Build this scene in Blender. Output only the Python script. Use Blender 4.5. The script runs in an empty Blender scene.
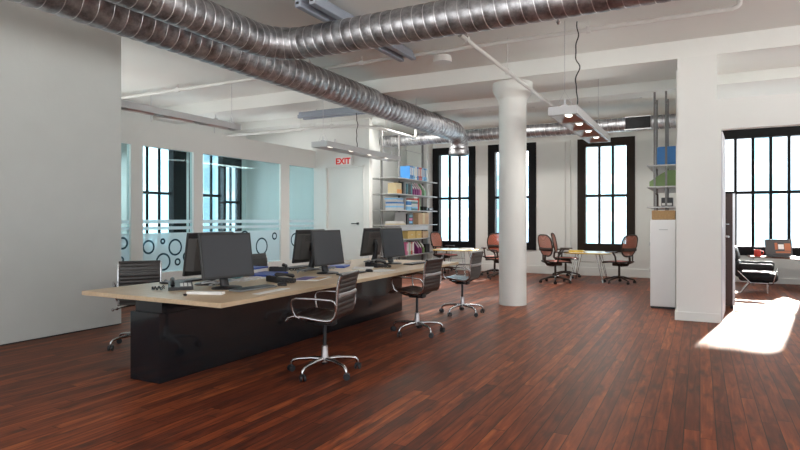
import bpy, bmesh, math, random
from mathutils import Vector, Matrix
PI = math.pi
R = math.radians
C = bpy.context.scene.collection
rnd = random.Random(7)

# ------------------------------------------------------------------ materials
def new_mat(name):
    m = bpy.data.materials.new(name); m.use_nodes = True
    return m, m.node_tree.nodes, m.node_tree.links, m.node_tree.nodes['Principled BSDF']

def mat(name, col, rough=0.5, metal=0.0, var=0.06, scale=6.0, bump=0.0, bscale=60.0, coat=0.0, spec=0.5):
    m, n, l, b = new_mat(name)
    tc = n.new('ShaderNodeTexCoord')
    no = n.new('ShaderNodeTexNoise'); no.inputs['Scale'].default_value = scale; no.inputs['Detail'].default_value = 4
    l.new(tc.outputs['Object'], no.inputs['Vector'])
    mx = n.new('ShaderNodeMix'); mx.data_type = 'RGBA'
    mx.inputs[6].default_value = (*[c*(1-var) for c in col], 1); mx.inputs[7].default_value = (*[min(1, c*(1+var)) for c in col], 1)
    l.new(no.outputs['Fac'], mx.inputs[0]); l.new(mx.outputs[2], b.inputs['Base Color'])
    b.inputs['Roughness'].default_value = rough; b.inputs['Metallic'].default_value = metal
    b.inputs['Coat Weight'].default_value = coat
    b.inputs['Specular IOR Level'].default_value = spec
    if bump:
        n2 = n.new('ShaderNodeTexNoise'); n2.inputs['Scale'].default_value = bscale
        l.new(tc.outputs['Object'], n2.inputs['Vector'])
        bp = n.new('ShaderNodeBump'); bp.inputs['Strength'].default_value = bump; bp.inputs['Distance'].default_value = 0.01
        l.new(n2.outputs['Fac'], bp.inputs['Height']); l.new(bp.outputs['Normal'], b.inputs['Normal'])
    return m

def emis(name, col, s):
    m, n, l, b = new_mat(name)
    b.inputs['Base Color'].default_value = (*col, 1); b.inputs['Emission Color'].default_value = (*col, 1)
    b.inputs['Emission Strength'].default_value = s
    return m

def glass(name, tint, gloss=0.06, rough=0.02, frost=0.0, fcol=(0.8, 0.9, 0.92)):
    m, n, l, b = new_mat(name)
    n.remove(b); out = n['Material Output']
    t = n.new('ShaderNodeBsdfTransparent'); t.inputs[0].default_value = (*tint, 1)
    g = n.new('ShaderNodeBsdfGlossy'); g.inputs['Roughness'].default_value = rough
    fr = n.new('ShaderNodeFresnel'); fr.inputs[0].default_value = 1.45
    mx = n.new('ShaderNodeMixShader')
    ml = n.new('ShaderNodeMath'); ml.operation = 'MULTIPLY'; ml.inputs[1].default_value = gloss/0.06
    l.new(fr.outputs[0], ml.inputs[0]); l.new(ml.outputs[0], mx.inputs[0])
    l.new(t.outputs[0], mx.inputs[1]); l.new(g.outputs[0], mx.inputs[2])
    last = mx
    if frost:
        d = n.new('ShaderNodeBsdfDiffuse'); d.inputs[0].default_value = (*fcol, 1)
        tl = n.new('ShaderNodeBsdfTranslucent'); tl.inputs[0].default_value = (*fcol, 1)
        a = n.new('ShaderNodeMixShader'); a.inputs[0].default_value = 0.55
        l.new(d.outputs[0], a.inputs[1]); l.new(tl.outputs[0], a.inputs[2])
        m2 = n.new('ShaderNodeMixShader'); m2.inputs[0].default_value = frost
        l.new(mx.outputs[0], m2.inputs[1]); l.new(a.outputs[0], m2.inputs[2]); last = m2
    l.new(last.outputs[0], out.inputs[0])
    return m

def floor_mat():
    m, n, l, b = new_mat('plank_floor')
    W, L = 0.0915, 2.3
    tc = n.new('ShaderNodeTexCoord'); sp = n.new('ShaderNodeSeparateXYZ'); l.new(tc.outputs['Object'], sp.inputs[0])
    def M(op, a, b_=None, c=None):
        x = n.new('ShaderNodeMath'); x.operation = op
        for i, v in enumerate((a, b_, c)):
            if v is None: continue
            if isinstance(v, (int, float)): x.inputs[i].default_value = v
            else: l.new(v, x.inputs[i])
        return x.outputs[0]
    u = M('DIVIDE', sp.outputs['X'], W); iu = M('FLOOR', u); fu = M('FRACT', u)
    w1 = n.new('ShaderNodeTexWhiteNoise'); w1.noise_dimensions = '1D'; l.new(iu, w1.inputs['W'])
    v = M('ADD', M('DIVIDE', sp.outputs['Y'], L), M('MULTIPLY', w1.outputs['Value'], 7.3)); iv = M('FLOOR', v); fv = M('FRACT', v)
    cb = n.new('ShaderNodeCombineXYZ'); l.new(iu, cb.inputs[0]); l.new(iv, cb.inputs[1])
    w2 = n.new('ShaderNodeTexWhiteNoise'); w2.noise_dimensions = '3D'; l.new(cb.outputs[0], w2.inputs['Vector'])
    # long grain
    mp = n.new('ShaderNodeMapping'); mp.inputs['Scale'].default_value = (26, 2.2, 1)
    of = n.new('ShaderNodeVectorMath'); of.operation = 'MULTIPLY_ADD'
    l.new(w2.outputs['Color'], of.inputs[0]); of.inputs[1].default_value = (5, 9, 0); l.new(tc.outputs['Object'], of.inputs[2])
    l.new(of.outputs[0], mp.inputs['Vector'])
    gr = n.new('ShaderNodeTexNoise'); gr.inputs['Scale'].default_value = 1.0; gr.inputs['Detail'].default_value = 6; gr.inputs['Distortion'].default_value = 0.6
    l.new(mp.outputs[0], gr.inputs['Vector'])
    # knots / dark blotches
    mp2 = n.new('ShaderNodeMapping'); mp2.inputs['Scale'].default_value = (9, 3.0, 1); l.new(of.outputs[0], mp2.inputs['Vector'])
    kn = n.new('ShaderNodeTexNoise'); kn.inputs['Scale'].default_value = 1.0; kn.inputs['Detail'].default_value = 3; l.new(mp2.outputs[0], kn.inputs['Vector'])
    t = M('ADD', M('MULTIPLY', w2.outputs['Value'], 0.34), M('MULTIPLY', gr.outputs['Fac'], 0.90))
    t = M('SUBTRACT', t, 0.10)
    rp = n.new('ShaderNodeValToRGB'); e = rp.color_ramp.elements
    e[0].position = 0.12; e[0].color = (0.028, 0.0075, 0.005, 1)
    e[1].position = 0.95; e[1].color = (0.50, 0.138, 0.038, 1)
    x = e.new(0.42); x.color = (0.118, 0.024, 0.010, 1)
    x = e.new(0.68); x.color = (0.245, 0.054, 0.017, 1)
    l.new(t, rp.inputs[0])
    kr = n.new('ShaderNodeValToRGB'); ke = kr.color_ramp.elements
    ke[0].position = 0.53; ke[0].color = (0, 0, 0, 1); ke[1].position = 0.70; ke[1].color = (1, 1, 1, 1)
    l.new(kn.outputs['Fac'], kr.inputs[0])
    mk = n.new('ShaderNodeMix'); mk.data_type = 'RGBA'; l.new(M('MULTIPLY', kr.outputs[0], 0.75), mk.inputs[0])
    l.new(rp.outputs[0], mk.inputs[6]); mk.inputs[7].default_value = (0.035, 0.014, 0.012, 1)
    # gaps
    du = M('MINIMUM', fu, M('SUBTRACT', 1.0, fu)); dv = M('MINIMUM', fv, M('SUBTRACT', 1.0, fv))
    gap = M('MAXIMUM', M('LESS_THAN', du, 0.034), M('LESS_THAN', dv, 0.0014))
    mg = n.new('ShaderNodeMix'); mg.data_type = 'RGBA'; l.new(M('MULTIPLY', gap, 0.8), mg.inputs[0])
    l.new(mk.outputs[2], mg.inputs[6]); mg.inputs[7].default_value = (0.012, 0.005, 0.004, 1)
    df = n.new('ShaderNodeBsdfDiffuse'); gl = n.new('ShaderNodeBsdfGlossy'); gl.inputs[0].default_value = (1, .90, .82, 1)
    l.new(mg.outputs[2], df.inputs[0]); lw = n.new('ShaderNodeLayerWeight'); lw.inputs[0].default_value = .5
    pw = M('POWER', lw.outputs['Facing'], 4.0); fac = M('ADD', .018, M('MULTIPLY', pw, .26))
    ms = n.new('ShaderNodeMixShader'); l.new(fac, ms.inputs[0]); l.new(df.outputs[0], ms.inputs[1]); l.new(gl.outputs[0], ms.inputs[2])
    l.new(ms.outputs[0], n['Material Output'].inputs[0])
    l.new(M('ADD', 0.34, M('MULTIPLY', gr.outputs['Fac'], 0.20)), gl.inputs['Roughness'])
    bp = n.new('ShaderNodeBump'); bp.inputs['Strength'].default_value = 0.25; bp.inputs['Distance'].default_value = 0.004
    l.new(M('ADD', M('MULTIPLY', gap, -1.0), M('MULTIPLY', gr.outputs['Fac'], 0.25)), bp.inputs['Height']); l.new(bp.outputs['Normal'], df.inputs['Normal']); l.new(bp.outputs['Normal'], gl.inputs['Normal']); n.remove(b)
    return m

def duct_mat():
    m, n, l, b = new_mat('galvanised_duct')
    tc = n.new('ShaderNodeTexCoord')
    a = n.new('ShaderNodeTexNoise'); a.inputs['Scale'].default_value = 7.5; a.inputs['Detail'].default_value = 6; a.inputs['Roughness'].default_value = 0.65
    l.new(tc.outputs['Object'], a.inputs['Vector'])
    r = n.new('ShaderNodeValToRGB'); e = r.color_ramp.elements
    e[0].position = 0.3; e[0].color = (0.17, 0.165, 0.17, 1); e[1].position = 0.68; e[1].color = (0.56, 0.57, 0.60, 1)
    l.new(a.outputs['Fac'], r.inputs[0]); l.new(r.outputs[0], b.inputs['Base Color'])
    b.inputs['Metallic'].default_value = 1.0
    v = n.new('ShaderNodeTexVoronoi'); v.inputs['Scale'].default_value = 38; l.new(tc.outputs['Object'], v.inputs['Vector'])
    mr = n.new('ShaderNodeMapRange'); mr.inputs[3].default_value = 0.38; mr.inputs[4].default_value = 0.52
    l.new(v.outputs['Color'], mr.inputs[0]); l.new(mr.outputs[0], b.inputs['Roughness'])
    return m

def wood_mat(name, c1, c2, axis='Y', rough=0.4):
    m, n, l, b = new_mat(name)
    tc = n.new('ShaderNodeTexCoord'); mp = n.new('ShaderNodeMapping')
    mp.inputs['Scale'].default_value = {'X': (1.5, 30, 30), 'Y': (30, 1.5, 30), 'Z': (30, 30, 1.5)}[axis]
    l.new(tc.outputs['Object'], mp.inputs[0])
    no = n.new('ShaderNodeTexNoise'); no.inputs['Scale'].default_value = 1; no.inputs['Detail'].default_value = 5; no.inputs['Distortion'].default_value = 0.8
    l.new(mp.outputs[0], no.inputs['Vector'])
    r = n.new('ShaderNodeValToRGB'); e = r.color_ramp.elements
    e[0].position = 0.3; e[0].color = (*c1, 1); e[1].position = 0.7; e[1].color = (*c2, 1)
    l.new(no.outputs['Fac'], r.inputs[0]); l.new(r.outputs[0], b.inputs['Base Color'])
    b.inputs['Roughness'].default_value = rough
    return m

def mesh_mat(name, col):
    m, n, l, b = new_mat(name)
    tc = n.new('ShaderNodeTexCoord'); ck = n.new('ShaderNodeTexWave'); ck.inputs['Scale'].default_value = 40
    l.new(tc.outputs['Object'], ck.inputs['Vector'])
    b.inputs['Base Color'].default_value = (*col, 1); b.inputs['Roughness'].default_value = 0.7
    mr = n.new('ShaderNodeMapRange'); mr.inputs[3].default_value = 0.50; mr.inputs[4].default_value = 0.78
    l.new(ck.outputs['Fac'], mr.inputs[0]); l.new(mr.outputs[0], b.inputs['Alpha'])
    return m

def facade_mat(name, wall, win, sx=3.2, sz=3.0):
    m, n, l, b = new_mat(name)
    tc = n.new('ShaderNodeTexCoord'); sp = n.new('ShaderNodeSeparateXYZ'); l.new(tc.outputs['Object'], sp.inputs[0])
    cb = n.new('ShaderNodeCombineXYZ')
    ad = n.new('ShaderNodeMath'); l.new(sp.outputs[0], ad.inputs[0]); l.new(sp.outputs[1], ad.inputs[1])
    l.new(ad.outputs[0], cb.inputs[0]); l.new(sp.outputs[2], cb.inputs[1])
    br = n.new('ShaderNodeTexBrick'); br.offset = 0; br.inputs['Scale'].default_value = 1
    br.inputs['Brick Width'].default_value = sx; br.inputs['Row Height'].default_value = sz; br.inputs['Mortar Size'].default_value = 0.45
    br.inputs['Color1'].default_value = (*win, 1); br.inputs['Color2'].default_value = (*[c*0.93 for c in win], 1); br.inputs['Mortar'].default_value = (*wall, 1)
    l.new(cb.outputs[0], br.inputs['Vector']); l.new(br.outputs[0], b.inputs['Base Color'])
    b.inputs['Roughness'].default_value = 0.6
    return m

WALL = mat('painted_plaster', (0.80, 0.815, 0.79), 0.75, var=0.025, scale=2.5, bump=0.06, bscale=35)
WALLG = mat('grey_plaster', (0.62, 0.645, 0.625), 0.75, var=0.05, scale=3.0, bump=0.12, bscale=18)
CEIL = mat('ceiling_paint', (0.82, 0.835, 0.81), 0.8, var=0.02, scale=2, bump=0.04, bscale=30)
TRIMW = mat('white_trim', (0.79, 0.80, 0.77), 0.45, var=0.02)
FLOOR = floor_mat()
DUCT = duct_mat()
BLACKF = mat('black_window_frame', (0.006, 0.006, 0.007), 0.6, var=0.1, spec=0.2)
BROWNF = mat('dark_brown_window_frame', (0.022, 0.015, 0.010), 0.6, var=0.1, spec=0.25)
PANE = glass('window_glass', (0.97, 0.985, 1.0), 0.03)
TINT = glass('tinted_partition_glass', (0.74, 0.89, 0.92), 0.007)
FROST = glass('frosted_film', (0.80, 0.90, 0.92), 0.02, 0.3, 0.70, (0.86, 0.91, 0.93))
FRINGD = glass('clear_film_ring', (0.30, 0.40, 0.45), 0.02)
BIRCH = wood_mat('pale_oak_laminate', (0.54, 0.40, 0.255), (0.64, 0.49, 0.325), 'Y', 0.42)
GLOSSB = mat('gloss_black_panel', (0.006, 0.009, 0.013), 0.14, var=0.1, coat=0.4)
GREYM = mat('dark_grey_metal', (0.03, 0.033, 0.038), 0.35, 0.3)
CHROME = mat('polished_aluminium', (0.50, 0.50, 0.51), 0.20, 1.0, var=0.03)
SEAM = mat('seam_highlight_metal', (0.70, 0.70, 0.72), 0.36, 1.0, var=0.05)  # lighter than the duct, paints in the highlights along the seams
ALU = mat('brushed_aluminium', (0.60, 0.60, 0.62), 0.35, 1.0, var=0.05)
LEATH = mat('black_ribbed_leather', (0.024, 0.020, 0.019), 0.36, var=0.15, bump=0.05, coat=0.15)
BLKP = mat('black_plastic', (0.014, 0.014, 0.016), 0.38, var=0.1)
HOUS = mat('grey_housing_plastic', (0.085, 0.083, 0.082), 0.45)
BEZEL = mat('charcoal_bezel', (0.022, 0.022, 0.024), 0.3)
DGREY = mat('dark_grey_plastic', (0.045, 0.045, 0.05), 0.4, var=0.1)
SCREEN = mat('dark_screen', (0.040, 0.044, 0.054), 0.28, var=0.04)
KEYS = mat('grey_keys', (0.22, 0.23, 0.24), 0.5)
WHITEP = mat('white_plastic', (0.80, 0.80, 0.78), 0.45, var=0.02)
PAPER = mat('white_paper', (0.82, 0.82, 0.80), 0.8, var=0.02)
RED = mat('red_board', (0.62, 0.06, 0.045), 0.5)
BLUE = mat('blue_board', (0.045, 0.22, 0.55), 0.5)
LBLUE = mat('pale_blue_board', (0.22, 0.52, 0.80), 0.5)
NAVY = mat('royal_blue_folder', (0.05, 0.10, 0.42), 0.5)
PURP = mat('plum_board', (0.26, 0.03, 0.17), 0.55)
PINK = mat('pink_board', (0.72, 0.20, 0.38), 0.55)
GREEN = mat('green_board', (0.20, 0.31, 0.12), 0.55)
LGREEN = mat('light_green_board', (0.30, 0.58, 0.32), 0.55)
TEAL = mat('teal_board', (0.08, 0.22, 0.26), 0.5)
CREAM = mat('cream_board', (0.72, 0.62, 0.38), 0.6)
ORANGE = mat('orange_board', (0.75, 0.36, 0.12), 0.6)
CARD = mat('cardboard', (0.60, 0.42, 0.26), 0.75, var=0.08)
YELL = mat('yellow_card_box', (0.70, 0.50, 0.17), 0.65)
POLE = mat('grey_painted_pole', (.20, .20, .20), .5)
WICK = mat('brown_wicker', (0.36, 0.22, 0.10), 0.7, var=0.3, scale=40)
LGREY = mat('light_grey_enamel', (0.56, 0.57, 0.58), 0.4, var=0.03)
BGREY = mat('blue_grey_enamel', (0.34, 0.38, 0.45), 0.45, var=0.05)
CABW = mat('white_cabinet_lacquer', (0.82, 0.83, 0.84), 0.35, var=0.015)
BROWNW = wood_mat('dark_walnut', (0.030, 0.012, 0.010), (0.075, 0.030, 0.024), 'Z', 0.4)
WALNUT = wood_mat('walnut_top', (0.16, 0.07, 0.04), (0.26, 0.12, 0.07), 'X', 0.3)
TTOP = mat('cream_table_top', (0.74, 0.68, 0.52), 0.25, var=0.03)
YEDGE = mat('yellow_table_edge', (0.75, 0.52, 0.10), 0.4)
REDMESH = mat('red_brown_mesh_solid', (0.38, 0.10, 0.06), 0.7)
CORAL = mesh_mat('coral_mesh_fabric', (0.64, 0.27, 0.19))
BROWNP = mat('dark_brown_plastic', (0.040, 0.026, 0.020), 0.45)
BLKL = mat('soft_black_leather', (0.010, 0.010, 0.012), 0.6, bump=0.05, spec=0.25)
LAMP = emis('lit_lamp', (1.0, 0.93, 0.82), 3.0)
EXITW = emis('exit_sign_face', (0.80, 0.78, 0.75), 0.10)
EXITR = emis('exit_red_letters', (0.70, 0.02, 0.015), 0.2)
LCD = emis('laptop_screen', (0.05, 0.045, 0.045), 0.4)
LCDO = emis('laptop_orange', (0.40, 0.12, 0.05), 0.18)
LCDW = emis('laptop_window', (0.6, 0.55, 0.52), 0.45)
PURPLEINK = mat('violet_print', (0.16, 0.12, 0.34), 0.6, var=0.4, scale=14)

# ------------------------------------------------------------------ geometry helper
class MB:
    def __init__(s): s.b = bmesh.new()
    def _finish(s, vs, M):
        if M is not None: bmesh.ops.transform(s.b, matrix=M, verts=vs)
        return s
    def box(s, x0, x1, y0, y1, z0, z1, bev=0.0, M=None, seg=2):
        r = bmesh.ops.create_cube(s.b, size=1.0)
        vs = r['verts']
        T = Matrix.Translation(((x0+x1)/2, (y0+y1)/2, (z0+z1)/2)) @ Matrix.Diagonal((x1-x0, y1-y0, z1-z0, 1))
        bmesh.ops.transform(s.b, matrix=T, verts=vs)
        if bev:
            es = list({e for v in vs for e in v.link_edges})
            r = bmesh.ops.bevel(s.b, geom=es, offset=bev, segments=seg, profile=0.5, affect='EDGES', clamp_overlap=True)
            vs = list({v for f in r['faces'] for v in f.verts} | {v for v in vs if v.is_valid})
        return s._finish(vs, M)
    def tube(s, pts, r, n=10, cap=True, closed=False, flat=1.0, M=None):
        pts = [Vector(p) for p in pts]; k = len(pts)
        rs = r if isinstance(r, (list, tuple)) else [r]*k
        rings = []; up = None
        for i, p in enumerate(pts):
            if closed: t = pts[(i+1) % k]-pts[i-1]
            else: t = pts[min(i+1, k-1)]-pts[max(i-1, 0)]
            if t.length < 1e-9: t = Vector((0, 0, 1))
            t.normalize()
            if up is None:
                up = Vector((0, 0, 1)) if abs(t.z) < 0.9 else Vector((0, 1, 0))
            a = (up - t*up.dot(t))
            if a.length < 1e-6: a = Vector((1, 0, 0))-t*t.x
            a.normalize(); up = a; bb = t.cross(a)
            rings.append([s.b.verts.new(p+(a*math.cos(q)*flat+bb*math.sin(q))*rs[i]) for q in (2*PI*j/n for j in range(n))])
        for i in range(k if closed else k-1):
            A, B = rings[i], rings[(i+1) % k]
            for j in range(n): s.b.faces.new((A[j], A[(j+1) % n], B[(j+1) % n], B[j]))
        if cap and not closed:
            s.b.faces.new(rings[0][::-1]); s.b.faces.new(rings[-1])
        return s._finish([v for q in rings for v in q], M)
    def cyl(s, p0, p1, r, r2=None, n=16, M=None):
        return s.tube([p0, p1], [r, r if r2 is None else r2], n, M=M)
    def lathe(s, prof, n=24, c=(0, 0, 0), M=None):
        rings = []
        for (r, z) in prof:
            rings.append([s.b.verts.new((c[0]+r*math.cos(q), c[1]+r*math.sin(q), c[2]+z)) for q in (2*PI*j/n for j in range(n))])
        for A, B in zip(rings, rings[1:]):
            for j in range(n): s.b.faces.new((A[j], A[(j+1) % n], B[(j+1) % n], B[j]))
        s.b.faces.new(rings[0][::-1]); s.b.faces.new(rings[-1])
        return s._finish([v for q in rings for v in q], M)
    def prism(s, poly, z0, z1, M=None):
        a = [s.b.verts.new((x, y, z0)) for x, y in poly]; c = [s.b.verts.new((x, y, z1)) for x, y in poly]
        k = len(poly)
        s.b.faces.new(a[::-1]); s.b.faces.new(c)
        for i in range(k): s.b.faces.new((a[i], a[(i+1) % k], c[(i+1) % k], c[i]))
        return s._finish(a+c, M)
    def strip(s, prof, y0, y1, th, ribs=0.0, M=None, nk=4):
        """sheet swept along y from an x-z profile, with real thickness; ribs bulges between profile points"""
        P = []
        for i in range(len(prof)-1):
            a, c = Vector((prof[i][0], 0, prof[i][1])), Vector((prof[i+1][0], 0, prof[i+1][1]))
            for k in range(nk): P.append((a.lerp(c, k/nk), k/nk))
        P.append((Vector((prof[-1][0], 0, prof[-1][1])), 0.0))
        top, bot = [], []
        for i, (p, f) in enumerate(P):
            t = P[min(i+1, len(P)-1)][0]-P[max(i-1, 0)][0]; t.normalize()
            nrm = Vector((-t.z, 0, t.x)); bulge = ribs*math.sin(PI*f)
            for (o, l_) in ((th/2+bulge, top), (-th/2-bulge, bot)):
                q = p+nrm*o
                l_.append((s.b.verts.new((q.x, y0, q.z)), s.b.verts.new((q.x, y1, q.z))))
        F = s.b.faces.new; k = len(P)
        for i in range(k-1):
            F((top[i][0], top[i][1], top[i+1][1], top[i+1][0])); F((bot[i][1], bot[i][0], bot[i+1][0], bot[i+1][1]))
            F((top[i][0], top[i+1][0], bot[i+1][0], bot[i][0])); F((top[i+1][1], top[i][1], bot[i][1], bot[i+1][1]))
        F((top[0][1], top[0][0], bot[0][0], bot[0][1])); F((top[-1][0], top[-1][1], bot[-1][1], bot[-1][0]))
        return s._finish([v for q in top+bot for v in q], M)
    def build(s, name, m, parent=None, smooth=None, loc=None):
        bmesh.ops.recalc_face_normals(s.b, faces=s.b.faces)
        me = bpy.data.meshes.new(name); s.b.to_mesh(me); s.b.free()
        me.materials.append(m)
        if smooth is not None:
            me.shade_smooth()
            me.set_sharp_from_angle(angle=R(smooth))
        o = bpy.data.objects.new(name, me); C.objects.link(o)
        if parent is not None: o.parent = parent
        if loc is not None: o.location = loc
        return o

def tag(o, label=None, cat=None, group=None, kind=None):
    if label: o['label'] = label
    if cat: o['category'] = cat
    if group: o['group'] = group
    if kind: o['kind'] = kind
    return o
def empty(name, loc, label, cat, group=None, rz=0.0):
    o = bpy.data.objects.new(name, None); C.objects.link(o); o.empty_display_size = 0.1
    o.location = loc; o.rotation_euler = (0, 0, rz)
    return tag(o, label, cat, group)
def copy_tree(o, parent=None):
    c = o.copy(); C.objects.link(c)
    if parent is not None: c.parent = parent
    for ch in list(o.children): copy_tree(ch, c)
    return c
def struct(o): o['kind'] = 'structure'; return o
def arc(c, r, a0, a1, n, plane='xz'):
    out = []
    for i in range(n+1):
        a = R(a0+(a1-a0)*i/n)
        out.append((c[0]+r*math.cos(a), c[1], c[2]+r*math.sin(a)) if plane == 'xz' else (c[0]+r*math.cos(a), c[1]+r*math.sin(a), c[2]))
    return out
def rrect(x0, x1, y0, y1, r, n=5):
    p = []
    for cx, cy, a in ((x1-r, y1-r, 0), (x0+r, y1-r, 90), (x0+r, y0+r, 180), (x1-r, y0+r, 270)):
        for i in range(n+1):
            q = R(a+90*i/n); p.append((cx+r*math.cos(q), cy+r*math.sin(q)))
    return p
def wall_holes(name, m, u0, u1, z0, z1, holes, axis, t0, t1):
    """one connected wall slab (axis 'y': runs along x, between y=t0 and t1; axis 'x': runs along y) with rectangular holes"""
    us = sorted({u0, u1, *[h[0] for h in holes], *[h[1] for h in holes]}); zs = sorted({z0, z1, *[h[2] for h in holes], *[h[3] for h in holes]})
    b = bmesh.new(); V = {}
    def v(u, z, t):
        k = (u, z, t)
        if k not in V: V[k] = b.verts.new((u, t, z) if axis == 'y' else (t, u, z))
        return V[k]
    solid = lambda i, j: 0 <= i < len(us)-1 and 0 <= j < len(zs)-1 and not any(h[0]-1e-6 <= us[i] and us[i+1] <= h[1]+1e-6 and h[2]-1e-6 <= zs[j] and zs[j+1] <= h[3]+1e-6 for h in holes)
    for i in range(len(us)-1):
        for j in range(len(zs)-1):
            if not solid(i, j): continue
            a, c, d, e = us[i], us[i+1], zs[j], zs[j+1]
            for t in (t0, t1): b.faces.new([v(a, d, t), v(c, d, t), v(c, e, t), v(a, e, t)])
            for (ii, jj, p, q) in ((i-1, j, (a, d), (a, e)), (i+1, j, (c, d), (c, e)), (i, j-1, (a, d), (c, d)), (i, j+1, (a, e), (c, e))):
                if not solid(ii, jj): b.faces.new([v(*p, t0), v(*q, t0), v(*q, t1), v(*p, t1)])
    mb = MB(); mb.b.free(); mb.b = b
    return struct(mb.build(name, m))

# ------------------------------------------------------------------ camera
H = 1.35
YAW = math.atan(300/577)
cam = bpy.data.cameras.new('camera'); camo = bpy.data.objects.new('camera', cam); C.objects.link(camo)
cam.sensor_width = 36; cam.lens = 36*577/800; cam.shift_y = -5.5/800
camo.location = (0, 0, H); camo.rotation_euler = (PI/2, 0, YAW)
cam.clip_end = 500
bpy.context.scene.camera = camo

# ------------------------------------------------------------------ setting
CZ = 3.75; YB = 14.44; XO = -10.5
XR, YN = 7.0, -3.6
struct(MB().box(XO-.2, XR+.2, YN-.2, YB+.25, -0.1, 0).build('floor', FLOOR))
struct(MB().box(XO-.2, XR+.2, YN-.2, YB+.25, CZ, CZ+0.15).build('ceiling', CEIL))
W = [(-6.49, -5.26), (-4.91, -3.65), (-2.64, -1.34), (0.17, 2.17)]
wall_holes('wall_back', WALL, XO-.2, XR+.2, 0, CZ, [(a, b, .58, 3.29) for a, b in W], 'y', YB, YB+.25)
# window on the back wall: deep frame, dark mullions, one horizontal bar
def back_window(name, x0, x1, z0, z1, fm, n, bar, fw=.19, y=YB):
    o = MB()
    outer = [(x0, z0), (x1, z0), (x1, z1), (x0, z1)]; inner = [(x0+fw, z0+fw), (x1-fw, z0+fw), (x1-fw, z1-fw), (x0+fw, z1-fw)]
    b = o.b
    def ring(y0, y1, A, B):
        va = [[b.verts.new((p[0], yy, p[1])) for p in A] for yy in (y0, y1)]; vb = [[b.verts.new((p[0], yy, p[1])) for p in B] for yy in (y0, y1)]
        for i in range(4):
            j = (i+1) % 4
            b.faces.new((va[0][i], va[0][j], vb[0][j], vb[0][i])); b.faces.new((va[1][j], va[1][i], vb[1][i], vb[1][j]))
            b.faces.new((va[0][j], va[0][i], va[1][i], va[1][j])); b.faces.new((vb[0][i], vb[0][j], vb[1][j], vb[1][i]))
    ring(y-.03, y+.14, outer, inner)
    root = struct(o.build(name, fm))
    w = (x1-x0-2*fw)/n
    for i in range(1, n):
        xx = x0+fw+w*i
        MB().box(xx-.028, xx+.028, y+.03, y+.1, z0+fw, z1-fw).build('mullion', fm, root)
    MB().box(x0+fw, x1-fw, y+.035, y+.095, bar-.032, bar+.032).build('glazing_bar', fm, root)
    MB().box(x0+fw, x1-fw, y+.062, y+.068, z0+fw, z1-fw).build('pane', PANE, root)
    return root
back_window('window_1', *W[0], .58, 3.29, BLACKF, 3, 1.92)
back_window('window_2', *W[1], .58, 3.29, BLACKF, 3, 1.92)
back_window('window_3', *W[2], .58, 3.29, BROWNF, 3, 1.92)
back_window('window_4', *W[3], .58, 3.29, BLACKF, 5, 1.93)

# left outer wall with the windows seen through the glazed partition
def yz_window(name, y0, y1, z0, z1, n, bar, fw, fm, x=XO, head=0.0, fr=None):
    fr = fr or fw
    o = MB(); b = o.b
    A = [(y0, z0), (y1, z0), (y1, z1), (y0, z1)]; B = [(y0+fw, z0+fw), (y1-fr, z0+fw), (y1-fr, z1-fw-head), (y0+fw, z1-fw-head)]
    va = [[b.verts.new((xx, p[0], p[1])) for p in A] for xx in (x-.14, x+.03)]; vb = [[b.verts.new((xx, p[0], p[1])) for p in B] for xx in (x-.14, x+.03)]
    for i in range(4):
        j = (i+1) % 4
        b.faces.new((va[0][i], va[0][j], vb[0][j], vb[0][i])); b.faces.new((va[1][j], va[1][i], vb[1][i], vb[1][j]))
        b.faces.new((va[0][j], va[0][i], va[1][i], va[1][j])); b.faces.new((vb[0][i], vb[0][j], vb[1][j], vb[1][i]))
    root = struct(o.build(name, fm)); w = (y1-y0-fw-fr)/n
    for i in range(1, n):
        yy = y0+fw+w*i; MB().box(x-.085, x-.045, yy-.024, yy+.024, z0+fw, z1-fw-head).build('mullion', fm, root)
    MB().box(x-.095, x-.035, y0+fw, y1-fr, bar-.03, bar+.03).build('glazing_bar', fm, root)
    MB().box(x-.068, x-.062, y0+fw, y1-fr, z0+fw, z1-fw-head).build('pane', PANE, root)
    return root
wall_holes('wall_left_outer', WALL, YN-.2, YB, 0, CZ, [(8.02, 9.5, .58, 3.29), (9.6, 10.70, .58, 3.29), (10.70, 11.30, .58, 2.98), (4.9, 6.2, .58, 3.29), (-2.5, 2.5, .58, 3.29)], 'x', XO-.2, XO)
yz_window('window_5', 8.02, 9.5, .58, 3.29, 3, 1.93, .18, BLACKF, fr=.36)
yz_window('window_6', 9.6, 10.70, .58, 3.29, 3, 1.93, .14, BLACKF, fr=.05)
yz_window('window_7', 10.70, 11.30, .58, 2.98, 2, 1.79, .05, BLACKF, head=.25)
# rear and right walls (behind / beside the camera) with their broad windows
rw = [(-6.2, -3.2, .5, 3.4), (-2.9, .1, .5, 3.4), (.4, 3.4, .5, 3.4), (3.7, 6.7, .5, 3.4)]
wall_holes('wall_rear', WALL, XO-.2, XR+.2, 0, CZ, rw, 'y', YN-.2, YN)
wall_holes('wall_right_outer', WALL, YN, YB, 0, CZ, [(-2.5, 1.5, .5, 3.4), (2.5, 6.5, .5, 3.4), (9.6, 13.6, .58, 3.29)], 'x', XR, XR+.2)

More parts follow.
